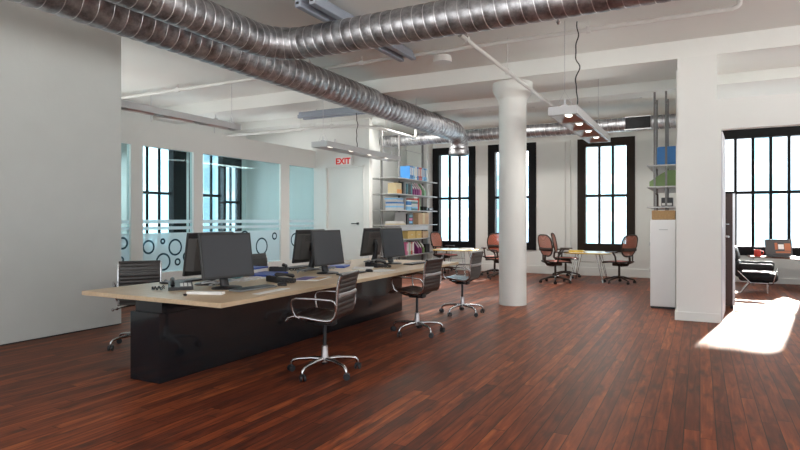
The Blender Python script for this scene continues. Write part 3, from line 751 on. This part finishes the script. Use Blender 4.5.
# ------------------------------------------------------------------ ribbed office chairs
def make_chair(name, label):
    t = empty(name, (0, 0, 0), label, 'office chair', 'black ribbed office chairs at the long desk')
    seatp = [(.265, .480), (.245, .510), (.20, .524), (.14, .522), (.08, .514), (.02, .506), (-.04, .498), (-.10, .495), (-.145, .500)]
    backp = [(-.152, .504), (-.178, .530), (-.189, .565), (-.193, .605), (-.196, .645), (-.199, .685), (-.202, .725), (-.206, .765), (-.212, .805), (-.221, .843), (-.233, .878)]
    MB().strip(seatp, -.205, .205, .014, .0042).build('seat', LEATH, t, 30)
    b = MB().strip(backp, -.205, .205, .014, .0042).build('backrest', LEATH, t, 30)
    MB().tube([(-.235, -.21, .881), (-.235, .21, .881)], .014, 10).build('head_roll', LEATH, b, 40)
    MB().tube([(-.212, -.205, .71), (-.232, 0, .71), (-.212, .205, .71)], .012, 8, flat=1.6).build('back_spreader', ALU, b, 40)
    for sy in (-1, 1):
        y = sy*.215
        MB().tube([(p[0], y, p[1]) for p in seatp+backp], .0125, 8).build('side_frame', CHROME, t, 50)
        a = [(-.195, sy*.225, .58), (-.196, sy*.242, .635), (-.188, sy*.255, .665), (-.17, sy*.26, .676), (-.06, sy*.26, .682), (.08, sy*.26, .684), (.15, sy*.26, .682), (.185, sy*.258, .670), (.20, sy*.255, .645), (.200, sy*.25, .62), (.190, sy*.242, .57), (.175, sy*.23, .53), (.14, sy*.222, .51)]
        ar = MB().tube(a, .0085, 10, flat=1.15).build('armrest', CHROME, t, 50)
        MB().tube([(-.20, sy*.281, .684), (-.02, sy*.281, .690), (.13, sy*.281, .690)], .0135, 8).build('arm_pad', BLKP, ar, 50) if False else None
    u = MB(); u.box(-.10, .09, -.05, .05, .425, .470, .01)
    for sx in (-.10, .10):
        u.tube([(sx, -.214, .498), (sx*.8, -.12, .465), (sx*.6, 0, .455), (sx*.8, .12, .465), (sx, .214, .498)], .012, 8)
    mech = u.build('tilt_mechanism', BLKP, t, 40)
    for (x, y, L) in ((.02, -.06, .20), (-.05, -.06, .16)):
        MB().tube([(x, y, .438), (x+.16, y-L*.6, .446), (x+.26, y-L, .442)], .005, 8).build('lever', CHROME, mech, 40)
        MB().lathe([(.003, -.014), (.012, -.009), (.014, 0), (.012, .009), (.003, .014)], 12, (x+.268, y-L-.008, .442)).build('lever_knob', CHROME, mech, 60)
    MB().cyl((0, 0, .20), (0, 0, .43), .016, n=16).build('gas_column', GREYM, t, 40)
    MB().lathe([(.034, .10), (.036, .12), (.030, .17), (.027, .24), (.02, .245)], 20).build('hub', ALU, t, 40)
    for k in range(5):
        q = R(4+72*k); c, s = math.cos(q), math.sin(q)
        MB().tube([(.02*c, .02*s, .125), (.12*c, .12*s, .128), (.24*c, .24*s, .116), (.285*c, .285*s, .105), (.305*c, .305*s, .085), (.308*c, .308*s, .058)], [.021, .017, .0135, .013, .013, .011], 10).build('leg', CHROME, t, 50)
        T = Matrix.Translation((.308*c, .308*s, 0)) @ Matrix.Rotation(q+.9, 4, 'Z')
        cs = MB().box(-.012, .016, -.010, .010, .032, .062, .005, M=T).build('caster', BLKP, t)
        for yy in (-.017, .017): MB().cyl((.006, yy-.007, .0295), (.006, yy+.007, .0295), .0285, n=20, M=T).build('wheel', GREYM, cs, 40)
    return t
ch0 = make_chair('office_chair', 'x')
def place(o, x, y, rz, label, first=False):
    c = o if first else copy_tree(o)
    c.location = (x, y, 0); c.rotation_euler = (0, 0, R(rz)); c['label'] = label
    return c
place(ch0, -2.93, 4.20, 192, 'nearest black ribbed office chair with chrome arms in front of the long desk', True)
place(ch0, -2.98, 6.17, 178, 'second black ribbed office chair in front of the long desk, beside the middle screens')
place(ch0, -3.02, 7.74, 180, 'third ribbed office chair, past the far end of the long desk')
place(ch0, -5.30, 4.19, -36, 'black ribbed office chair on the far side of the desk by the grey wall')
place(ch0, -5.02, 5.95, 4, 'office chair on the far side mostly hidden behind the nearest dark screen and blue folders')

# ------------------------------------------------------------------ red mesh task chairs
def make_task(name, label):
    t = empty(name, (0, 0, 0), label, 'task chair', 'red mesh chairs at the small tables')
    def bx(v): return -.20-.10*((v-.56)/.5)**1.0
    out = []
    n = 40
    for i in range(n):
        q = 2*PI*i/n; cy, sz = math.cos(q), math.sin(q)
        yy = math.copysign(abs(cy)**.6, cy); zz = math.copysign(abs(sz)**.6, sz)
        z = .80+.225*zz; w = .235-.055*max(0, (.78-z)/.2)
        out.append((bx(z)-.02*(1-yy*yy), w*yy, z))
    m = MB(); b_ = m.b
    cF = []
    for sgn in (.003, -.003):
        ring = [b_.verts.new((p[0]+sgn, p[1], p[2])) for p in out]
        ctr = b_.verts.new((bx(.80)-.035+sgn, 0, .80)); mid = [b_.verts.new(((p[0]+bx(.80)-.03)/2+sgn-.01, p[1]*.5, .80+(p[2]-.80)*.5)) for p in out]
        for i in range(n):
            j = (i+1) % n; b_.faces.new((ring[i], ring[j], mid[j], mid[i])); b_.faces.new((mid[i], mid[j], ctr))
        cF.append(ring)
    for i in range(n): b_.faces.new((cF[0][i], cF[0][(i+1) % n], cF[1][(i+1) % n], cF[1][i]))
    m.build('backrest', CORAL, t, 60)
    MB().tube(out, .015, 8, closed=True).build('back_frame', BROWNP, t, 60)
    MB().tube([(bx(.70)-.03, -.21, .72), (bx(.70)-.055, 0, .715), (bx(.70)-.03, .21, .72)], .012, 8, flat=3).build('lumbar_band', BROWNP, t, 50)
    MB().tube([(-.05, 0, .38), (-.20, 0, .40), (-.265, 0, .47), (-.255, 0, .60)], [.03, .03, .026, .02], 10).build('spine', BROWNP, t, 50)
    MB().strip([(.26, .435), (.22, .458), (.12, .462), (0, .452), (-.12, .450), (-.20, .462)], -.22, .22, .012).build('seat', REDMESH, t, 40)
    MB().tube([(.265, -.20, .43), (.265, .20, .43), (.22, .245, .452), (-.18, .235, .458), (-.215, .19, .46), (-.215, -.19, .46), (-.18, -.235, .458), (.22, -.245, .452)], .014, 8, closed=True).build('seat_frame', BROWNP, t, 50)
    for sy in (-1, 1):
        a = MB().tube([(-.10, sy*.10, .40), (-.13, sy*.26, .44), (-.12, sy*.275, .58), (-.06, sy*.275, .66)], [.02, .02, .018, .02], 8).build('arm_post', BROWNP, t, 50)
        MB().box(-.16, .12, sy*.275-.04, sy*.275+.04, .655, .68, .012).build('arm_pad', BROWNP, a)
    MB().box(-.13, .12, -.09, .09, .365, .43, .02).build('tilt_mechanism', BROWNP, t)
    MB().cyl((0, 0, .12), (0, 0, .37), .024).build('gas_column', BROWNP, t, 40)
    for k in range(5):
        q = R(90+72*k); c, s = math.cos(q), math.sin(q)
        MB().tube([(0, 0, .13), (.10*c, .10*s, .125), (.22*c, .22*s, .095), (.32*c, .32*s, .068)], [.03, .024, .018, .014], 8).build('leg', BROWNP, t, 50)
        T = Matrix.Translation((.315*c, .315*s, 0)) @ Matrix.Rotation(q+.7, 4, 'Z')
        MB().box(-.012, .014, -.008, .008, .03, .066, .004, M=T).cyl((0, -.022, .029), (0, -.008, .029), .028, n=14, M=T).cyl((0, .008, .029), (0, .022, .029), .028, n=14, M=T).build('caster', BLKP, t)
    return t
tk0 = make_task('task_chair', 'x')
place(tk0, -2.74, 12.46, 48, 'red mesh chair at the near left of the small table under the third window', True)
place(tk0, -2.78, 13.72, 4, 'red mesh chair seen edge-on against the wall behind the small table')
place(tk0, -1.52, 13.0, 148, 'red mesh chair to the right of the small table under the third window')
place(tk0, -5.80, 13.62, -12, 'red mesh chair beside the shelves, left of the table by the first window')
place(tk0, -4.40, 13.42, 122, 'red mesh chair left of the column, in front of the second window')
place(tk0, -4.00, 12.62, 150, 'red mesh chair half hidden behind the round column')

# ------------------------------------------------------------------ small tables with wire legs
def table(name, x, y, sx, sy, label, rz=0):
    t = empty(name, (x, y, 0), label, 'table', None, R(rz)); z = .64
    tp = MB().prism(rrect(-sx/2, sx/2, -sy/2, sy/2, .28), z-.022, z).build('tabletop', TTOP, t)
    e = [(p[0], p[1], z-.012) for p in rrect(-sx/2-.003, sx/2+.003, -sy/2-.003, sy/2+.003, .283)]
    MB().tube(e, .0125, 8, closed=True).build('edge_band', YEDGE, tp, 60)
    for a in (-1, 1):
        for b in (-1, 1):
            x0, y0 = a*(sx/2-.24), b*(sy/2-.24)
            MB().tube([(x0-.06*a, y0, z-.024), (x0+.09*a, y0+.09*b, .008), (x0+.105*a, y0+.10*b, .006), (x0, y0-.06*b, z-.024)], .007, 8).build('leg', CHROME, t, 50)
    MB().tube([(-sx/2+.28, 0, .42), (sx/2-.28, 0, .42)], .006, 6).build('crossbar', CHROME, t)
    return t
table('small_table', -2.16, 13.12, .96, .95, 'small cream table with yellow edge and wire legs under the third window')
table('small_table.001', -5.18, 12.90, 1.0, .95, 'small cream table with wire legs in front of the first window')
sh = MB().box(-.15, .15, -.11, .11, 0, .035, .003).build('yellow_notebook', YEDGE); sh.location = (-2.40, 13.0, .641); tag(sh, 'yellow notebook on the small table under the third window', 'notebook')
sh = MB().box(-.14, .14, -.10, .10, 0, .025, .003).build('white_notebook', PAPER); sh.location = (-4.95, 13.0, .641); tag(sh, 'white notebook on the small table in front of the first window', 'notebook')

# ------------------------------------------------------------------ steel shelving on the left, with its contents
SY0, SY1, SX0, SX1 = 11.70, 14.08, -6.95, -6.20
su = empty('shelf_unit', (-6.6, 11.7, 0), 'tall grey steel shelf unit between the white door and the first back window', 'shelf unit')
SZ = [.10, .50, .885, 1.225, 1.575, 1.955, 2.33]
for z in SZ: MB().box(SX0+6.6, SX1+6.6, 0, SY1-SY0, z-.022, z, .002).build('shelf', LGREY, su)
for y in (.06, .95, 2.30):
    m = MB(); m.box(-.022, .022, y-.018, y+.018, 0, 3.45)
    m.build('upright', POLE, su)
for y in (.5, 1.63): MB().tube([(-.0, y-.44, 3.10), (0, y+.46 if y < 1 else y+.65, 3.10)], .008, 6).build('tie_rod', ALU, su)
for z, ys in ((1.955, (.62, .98)), (1.225, (.62, .98)), (1.575, (.62,))):
    for y in ys: MB().box(.05, .35, y-.004, y+.004, z+.0005, z+.30).build('shelf_divider', LGREY, su)
MB().box(-.05, .385, .28, 1.78, 1.085, 1.20, .006).build('drawer', LGREY, su)

def binder(name, x1, y, z, m, w, h, d, label, group, lab=True):
    t = empty(name, (x1, y, z+.001), label, 'binder', group)
    b = MB().box(-d, 0, 0, w, 0, h, .006).build('cover', m, t)
    if lab: MB().box(.0003, .0022, w*.22, w*.78, h*.30, h*.88).build('spine_label', PAPER, t)
    MB().cyl((.0003, w/2, h*.14), (.003, w/2, h*.14), w*.16, n=14).build('finger_ring', CHROME, t)
    return t
i = 0
def bname(s, k): return s if k == 0 else '%s.%03d' % (s, k)
row = [(BLUE, 'first blue binder at the near end of the top shelf, its wide side showing'), (BLUE, 'second blue binder from the near end of the top shelf'), (LBLUE, 'pale blue binder third in the row on the top shelf'),
       (WHITEP, 'white binder in the row on the top shelf'), (BLUE, 'blue binder just left of the red ones on the top shelf'), (RED, 'left of the two red binders on the top shelf'), (RED, 'right of the two red binders on the top shelf'),
       (LBLUE, 'pale blue binder right of the red ones on the top shelf'), (BLUE, 'dark blue binder near the far end of the top shelf'), (LBLUE, 'last pale blue binder at the far end of the top shelf')]
y = 12.45
nb = 0
for m, lab in row:
    binder(bname('binder', nb), -6.20, y, SZ[6], m, .092, .315, .27, lab, 'binders on the top shelf'); y += .099; nb += 1
def item(name, x1, y, z, d, w, h, m, label, cat, group=None, lid=None, bev=.004, rz=0):
    t = MB().box(-d, 0, 0, w, 0, h, bev).build(name, m); t.location = (x1, y, z+.001); t.rotation_euler = (0, 0, rz)
    tag(t, label, cat, group)
    if lid is not None: MB().box(-d-.004, .004, -.004, w+.004, h-.03, h+.004, .003).build('lid', lid, t)
    return t
# second shelf
t = item('document_box', -6.26, 11.84, SZ[5], .22, .28, .25, CREAM, 'cream document box with orange base at near end of the second shelf', 'box')
MB().box(-.225, .004, .05, .285, .0, .10, .002).build('orange_panel', ORANGE, t)
binder('binder.%03d' % nb, -6.24, 12.16, SZ[5], BLKP, .085, .29, .26, 'black binder beside the cream document box', 'binders on the second shelf', False); nb += 1
for k, (m, lab) in enumerate(((TEAL, 'dark teal file nearest the first divider on the second shelf'), (BLKP, 'black file among dark files on the second shelf'), (GREYM, 'charcoal file among dark files on the second shelf'), (TEAL, 'dark teal file against the second divider on the second shelf'))):
    binder('binder.%03d' % nb, -6.23, 12.34+k*.078, SZ[5], m, .07, .25, .26, lab, 'binders on the second shelf', False); nb += 1
def magfile(name, x, y, z, m, label, tilt=0.0):
    t = empty(name, (x, y, z+.001), label, 'magazine file', 'magazine files on the shelves')
    pr = [(-.26, 0), (0, 0), (0, .12), (-.13, .30), (-.26, .30)]
    T = Matrix.Rotation(tilt, 4, 'X') @ Matrix(((1, 0, 0, 0), (0, 0, 1, 0), (0, 1, 0, 0), (0, 0, 0, 1)))
    MB().prism(pr, .0, .085, M=T).build('case', m, t)
    MB().prism([(-.20, .05), (-.02, .05), (-.02, .15), (-.13, .28), (-.2, .28)], .02, .065, M=Matrix.Translation((.0, 0, .03)) @ T).build('papers', PAPER, t)
    return t
for k, (m, lab) in enumerate(((PURP, 'first plum magazine file on the second shelf'), (PURP, 'second plum magazine file on the second shelf'), (PURP, 'third plum magazine file on the second shelf'), (PINK, 'pink magazine file right of the plum ones'), (LGREEN, 'light green magazine file at the far end of the second shelf'))):
    magfile(bname('magazine_file', k), -6.23, 12.71+k*.125+(.12 if k == 4 else 0), SZ[5], m, lab)
# third shelf
for k in range(3):
    item(bname('storage_box', k), -6.22-.01*k, 11.80+.03*(k % 2), SZ[4]+k*.093, .30, .36, .085, LGREY, ('bottom', 'middle', 'top')[k]+' grey box of the stack at the near end of the third shelf', 'box', 'flat boxes on the third shelf', LBLUE if k != 1 else BLUE)
for k, (m, lab) in enumerate(((LBLUE, 'lower pale blue box in front of the grey box stack'), (BLUE, 'upper blue box beside the grey box stack'))):
    item('storage_box.%03d' % (3+k), -6.215, 12.335, SZ[4]+k*.125, .28, .225, .118, m, lab, 'box', 'blue boxes on the third shelf', WHITEP)
for k in range(3):
    item('storage_box.%03d' % (5+k), -6.22, 12.58, SZ[4]+k*.083, .28, .34, .076, (TEAL, LGREY, TEAL)[k], ('lowest dark box of the middle stack on the third shelf', 'grey box in the middle of the stack on the third shelf', 'upper dark box of the middle stack on the third shelf')[k], 'box', 'middle stack on the third shelf', (LBLUE, None, LGREY)[k])
item('storage_box.008', -6.22, 12.70, SZ[4]+.254, .22, .20, .07, RED, 'small red box on top of the middle stack on the third shelf', 'box', None, WHITEP)
item('folder.004', -6.22, 12.97, SZ[4], .26, .05, .30, RED, 'red folder standing right of the middle stack on the third shelf', 'folder')
item('folder.005', -6.22, 13.03, SZ[4], .26, .04, .28, LGREEN, 'green folder standing beside the red one on the third shelf', 'folder')
cm = empty('desk_camera', (-6.32, 13.42, SZ[4]+.001), 'small black camera on the third shelf', 'camera')
MB().box(-.06, .06, -.09, .09, 0, .11, .015).build('body', BLKP, cm)
MB().cyl((.06, .0, .055), (.13, 0, .055), .045, n=20).build('lens', GREYM, cm, 40)
sc_ = empty('radio', (-6.32, 13.76, SZ[4]+.001), 'low grey device beside the black camera on the third shelf', 'device')
MB().box(-.09, .09, -.13, .13, 0, .085, .012).build('body', DGREY, sc_); MB().box(.0903, .092, -.10, .03, .02, .065).build('front_panel', LGREY, sc_)
# fourth shelf
for k in range(3):
    item(bname('paper_stack', k), -6.24, 11.83, SZ[3]+k*.028, .30, .47-.05*k, .027, (CREAM, PAPER, PAPER)[k], ('bottom cream', 'middle white', 'top white')[k]+' sheaf of the paper pile on the fourth shelf', 'paper stack', 'paper pile on the fourth shelf')
t = item('drawer_box', -6.22, 12.345, SZ[3], .30, .32, .26, BLKP, 'black box with coloured stickers on the fourth shelf', 'box')
for z, m in ((.18, TEAL), (.10, PINK), (.03, LBLUE)): MB().box(.0003, .003, .10, .27, z, z+.055).build('sticker', m, t)
t = item('cardboard_box', -6.23, 12.98, SZ[3], .40, .62, .29, CARD, 'large open cardboard box on the fourth shelf', 'cardboard box')
MB().box(.0003, .003, .24, .38, 0.02, .286).build('packing_tape', CREAM, t)
# fifth shelf
t = item('yellow_box', -6.22, 12.38, SZ[2], .34, .42, .185, YELL, 'yellow card box on the shelf below the grey drawer', 'box'); MB().box(.0003, .004, .16, .26, .08, .105).build('label_holder', CREAM, t)
t = item('yellow_box.001', -6.22, 12.84, SZ[2], .34, .30, .185, YELL, 'second yellow card box, right of the first on its shelf', 'box'); MB().box(.0003, .004, .10, .20, .08, .105).build('label_holder', CREAM, t)
item('brown_box', -6.22, 13.22, SZ[2], .3, .34, .17, CARD, 'brown box right of the yellow card boxes', 'box')
# sixth shelf
for k, (m, lab) in enumerate(((PINK, 'pink-red binder on the shelf under the yellow boxes'), (WHITEP, 'white binder next to the pink-red one under the yellow boxes'), (LGREEN, 'mint binder under the yellow boxes'), (RED, 'red binder under the yellow boxes'), (WHITEP, 'white binder beside the red one under the yellow boxes'))):
    binder('binder.%03d' % nb, -6.22, 12.30+k*.085, SZ[1], m, .078, .30, .26, lab, 'binders under the yellow boxes', True); nb += 1
magfile('magazine_file.005', -6.22, 12.95, SZ[1], PURP, 'plum magazine file on the shelf under the yellow boxes')
magfile('magazine_file.006', -6.22, 13.08, SZ[1], PURP, 'second plum magazine file on the shelf under the yellow boxes')
magfile('magazine_file.007', -6.22, 13.24, SZ[1], GREEN, 'green magazine file on the shelf under the yellow boxes')
item('black_bin', -6.25, 13.45, SZ[1], .3, .25, .22, BLKP, 'black box beside the green magazine file', 'box')

# ------------------------------------------------------------------ right shelf on the wall behind the pier, white cabinet
cb = empty('white_cabinet', (-.50, 9.85, 0), 'tall white cabinet standing against the left of the pier', 'cabinet')
MB().box(-.175, .175, -.27, .30, .03, 1.345, .004).build('body', CABW, cb)
MB().box(-.165, .165, -.26, .29, 0, .03).build('plinth', GREYM, cb)
dr = MB().box(-.172, .172, -.290, -.271, .035, 1.34, .003).build('door', CABW, cb)
MB().box(-.05, .07, -.2965, -.2905, 1.19, 1.205, .002).build('handle', LGREY, dr)
for z in (.55, .95): MB().cyl((-.18, -.25, z), (-.18, -.25, z+.05), .008).build('hinge', ALU, cb)
rs = empty('shelf_unit.001', (-.54, 10.2, 0), 'steel shelves on tall poles above the white cabinet', 'shelf unit')
for z in (1.56, 1.89, 2.235): MB().box(-.23, .225, 0, 2.3, z-.02, z, .002).build('shelf', LGREY, rs)
for x in (-.115, .055):
    for y in (.03, .62): MB().box(x-.016, x+.016, y-.012, y+.012, 0, 3.42 if y < .3 else 3.40).build('pole', POLE, rs)
    for z in (3.3,): MB().tube([(x, .03, z), (x, .62, z)], .008, 6).build('tie_rod', POLE, rs)
t = item('blue_box', -.325, 10.28, 2.236, .30, .40, .30, BLUE, 'blue file box on the top shelf above the white cabinet', 'box', None, None, .03)
t = empty('green_file_box', (-.54, 10.45, 1.891), 'green open file box with a slanted top on the shelf above the white cabinet', 'box')
MB().prism([(-.20, 0), (.20, 0), (.20, .26), (.06, .26), (-.20, .08)], -.12, .12, M=Matrix(((1, 0, 0, 0), (0, 0, 1, 0), (0, 1, 0, 0), (0, 0, 0, 1)))).build('case', GREEN, t)
t = item('small_printer', -.40, 10.50, 1.561, .17, .25, .15, DGREY, 'dark grey device on the lowest shelf above the white cabinet', 'device'); MB().box(-.16, -.01, -.006, -.0003, .02, .06).build('front_panel', WHITEP, t)
t = MB().tube([(0, 0, .0), (0, 0, .20), (-.05, 0, .22)], .012, 8).cyl((0, 0, 0), (0, 0, .012), .04).build('desk_lamp_arm', BROWNP); t.location = (-.62, 10.45, 1.562); tag(t, 'small dark stand at the left of the lowest shelf above the white cabinet', 'stand')
t = item('wicker_basket', -.335, 9.74, 1.345, .33, .34, .145, WICK, 'brown wicker basket standing on top of the white cabinet', 'basket', None, None, .012)

# ------------------------------------------------------------------ the right room
bc = empty('walnut_cupboard', (.23, 10.3, 0), 'dark walnut cupboard seen through the right opening, with small metal pull', 'cupboard')
MB().box(-.22, .238, -.26, .26, .05, 1.74, .003).build('body', BROWNW, bc)
bd = MB().box(-.215, .205, -.28, -.261, .06, 1.735, .002).build('door', BROWNW, bc)
MB().box(.207, .238, -.28, -.261, .05, 1.74).build('edge_strip', ALU, bc)
MB().tube([(.12, -.28, 1.28), (.12, -.305, 1.28), (.16, -.305, 1.28), (.16, -.28, 1.28)], .006, 6).build('handle', CHROME, bd)
for x in (-.18, .20): MB().cyl((x, -.22, 0), (x, -.22, .05), .02).cyl((x, .22, 0), (x, .22, .05), .02).build('foot', GREYM, bc)

wd = empty('window_desk', (1.6, 13.6, 0), 'low walnut desk with a curved front under the wide right window', 'desk')
pol = [(-.72, .62), (-.72, .14), (-.60, .06), (-.35, .02), (-.16, -.04), (-.04, -.20), (.04, -.50), (.12, -.85), (.25, -1.05), (.50, -1.12), (1.3, -1.12), (1.3, .62)]
MB().prism(pol, .575, .60).build('desktop', WALNUT, wd)
for (x, y) in ((-.64, .2), (-.64, .55), (1.2, .5), (1.2, -1.0)): MB().cyl((x, y, 0), (x, y, .574), .022).build('leg', CHROME, wd)
MB().prism([(.30, -.95), (.42, -.95), (.62, -.1), (.50, -.1)], .0, .574).build('side_panel', LGREY, wd)
lp = empty('laptop', (1.43, 13.86, .601), 'open laptop with bright windows on its screen', 'laptop', None, R(12))
MB().box(-.235, .235, -.30, .02, 0, .022, .006).build('base', DGREY, lp)
MB().box(-.20, .20, -.16, -.02, .0222, .025).build('keyboard', BLKP, lp)
T = Matrix.Translation((0, .03, .02)) @ Matrix.Rotation(R(-14), 4, 'X')
ls = MB().box(-.24, .24, -.006, .012, 0, .335, .005, M=T).build('lid', DGREY, lp)
MB().box(-.225, .225, -.0085, -.0063, .018, .318, M=T).build('screen', LCD, ls)
MB().box(-.01, .09, -.0105, -.0087, .13, .23, M=T).build('screen_window', LCDW, ls)
MB().box(.10, .21, -.0105, -.0087, .10, .25, M=T).build('screen_picture', LCDO, ls)
MB().box(-.07, -.02, -.0105, -.0087, .12, .26, M=T).build('screen_picture.001', LCDO, ls)
MB().box(-.06, .20, -.0105, -.0087, .05, .085, M=T).build('screen_bar', LCDO, ls)
mg = MB().lathe([(.055, 0), (.062, .01), (.062, .135), (.056, .135), (.054, .02), (.0, .02)], 24).tube([(.060, 0, .11), (.10, 0, .105), (.105, 0, .06), (.062, 0, .03)], .008, 8).build('red_mug', RED, None, 40)
mg.location = (1.04, 13.78, .601); tag(mg, 'red mug on the walnut desk left of the laptop', 'mug')

lc = empty('lounge_chair', (.95, 12.55, 0), 'low black leather lounge chair with polished legs below the right window', 'lounge chair', None, R(-6))
def pillow(x0, x1, y0, y1, z0, z1): return MB().box(x0, x1, y0, y1, z0, z1, min(z1-z0, x1-x0)*.45, seg=5)
pillow(-.30, .32, -.33, .33, .22, .38).build('seat_cushion', BLKL, lc, 60)
MB().box(-.26, .20, -.30, .30, .385, .40, .004).build('seat_trim', CHROME, lc)
for sy in (-1, 1): pillow(-.30, .26, sy*.39-.06, sy*.39+.06, .43, .555).build('arm_cushion', BLKL, lc, 60)
T = Matrix.Translation((-.27, 0, .30)) @ Matrix.Rotation(R(-14), 4, 'Y')
for z in (0, .285): MB().box(-.07, .06, -.33, .33, z, z+.275, .05, M=T, seg=4).build('back_cushion', BLKL, lc, 60)
for sy in (-1, 1):
    MB().tube([(-.30, sy*.40, .42), (-.10, sy*.36, .20), (.24, sy*.36, .20), (.30, sy*.40, .43)], .012, 8).build('side_rail', CHROME, lc, 50)
    MB().tube([(-.12, sy*.36, .20), (-.26, sy*.36, .012)], .012, 8).build('leg', CHROME, lc, 50)
    MB().tube([(.16, sy*.36, .20), (.16, sy*.36, .012)], .012, 8).build('leg', CHROME, lc, 50)
MB().box(-.12, .18, -.36, .36, .19, .215, .004).build('seat_frame', CHROME, lc)

# ------------------------------------------------------------------ the city outside
def building(name, x0, x1, y0, y1, z1, m, label, cap=0):
    t = empty(name, ((x0+x1)/2, (y0+y1)/2, -40), label, 'building')
    hx, hy = (x1-x0)/2, (y1-y0)/2
    MB().box(-hx, hx, -hy, hy, 0, z1+40).build('tower', m, t)
    if cap: MB().box(-hx*.55, hx*.55, -hy*.55, hy*.55, z1+40, z1+40+cap).build('roof_block', m, t)
    return t
F1 = facade_mat('pale_blue_facade', (.56, .68, .75), (.30, .52, .61)); F2 = facade_mat('cyan_glass_facade', (.52, .68, .75), (.28, .53, .62), 2.4, 3.2); F3 = facade_mat('white_stone_facade', (.68, .74, .77), (.44, .58, .65), 3.6, 3.4)
building('office_tower', -34, -19, 52, 70, 20, F1, 'pale blue office tower outside the first back window', 4)
building('office_tower.001', -18.6, -10.8, 60, 74, 7, F3, 'white building outside the second back window')
building('office_tower.002', -10, -5.6, 52, 62, 9, F2, 'cyan glass tower outside the third back window', 3)
building('office_tower.003', 3.25, 4.75, 45, 47, 19.0, F2, 'slim pale tower added outside the wide right window to narrow the sunlight', 2)  # placed to cut the sun through the third window to a strip
building('office_tower.008', -2.3, 1.05, 45.5, 47, 19, F3, 'unseen narrow white tower added to block sun from the first two back windows')  # added out of view to keep sun off the two left back windows
building('office_tower.004', 5.2, 11, 52, 60, 6, F1, 'low pale blue block outside the wide right window')
building('office_tower.005', 11.5, 20, 58, 70, 11, F2, 'broad cyan tower outside at the right of the wide window', 4)
building('office_tower.006', -62, -46, 18, 44, 9, F3, 'pale tower seen through the glazed partition and the left window')
building('office_tower.007', -60, -48, 48, 60, 16, F3, 'pale tower seen through the glazed partition further back', 3)

# ------------------------------------------------------------------ daylight
w = bpy.data.worlds.new('sky'); bpy.context.scene.world = w; w.use_nodes = True
n, l = w.node_tree.nodes, w.node_tree.links
bg = n['Background']; tc = n.new('ShaderNodeTexCoord'); sp = n.new('ShaderNodeSeparateXYZ'); l.new(tc.outputs['Generated'], sp.inputs[0])
rp = n.new('ShaderNodeValToRGB'); e = rp.color_ramp.elements
e[0].position = .44; e[0].color = (2.3, 2.27, 2.2, 1); e[1].position = 1.0; e[1].color = (.55, .64, .76, 1)
x = e.new(.50); x.color = (.84, .88, .92, 1)
mr = n.new('ShaderNodeMapRange'); mr.inputs[1].default_value = -1; mr.inputs[2].default_value = 1
l.new(sp.outputs[2], mr.inputs[0]); l.new(mr.outputs[0], rp.inputs[0]); l.new(rp.outputs[0], bg.inputs[0])
bg.inputs[1].default_value = 2.9
sl = bpy.data.lights.new('sun', 'SUN'); so = bpy.data.objects.new('sun', sl); C.objects.link(so)
sl.energy = 22; sl.angle = R(1.8); sl.color = (1.0, .95, .88)
so.rotation_euler = Vector((-.178, -1, -.4155)).to_track_quat('-Z', 'Y').to_euler()

sc = bpy.context.scene
sc.view_settings.view_transform = 'Standard'; sc.view_settings.look = 'None'; sc.view_settings.gamma = 1; sc.view_settings.use_curve_mapping = False
sc.view_settings.exposure = 0.27
sc.cycles.max_bounces = 10; sc.cycles.diffuse_bounces = 7; sc.cycles.glossy_bounces = 5; sc.cycles.transparent_max_bounces = 16
sc.cycles.sample_clamp_indirect = 8; sc.cycles.caustics_reflective = False; sc.cycles.caustics_refractive = False
for x_ in (pm,): pass
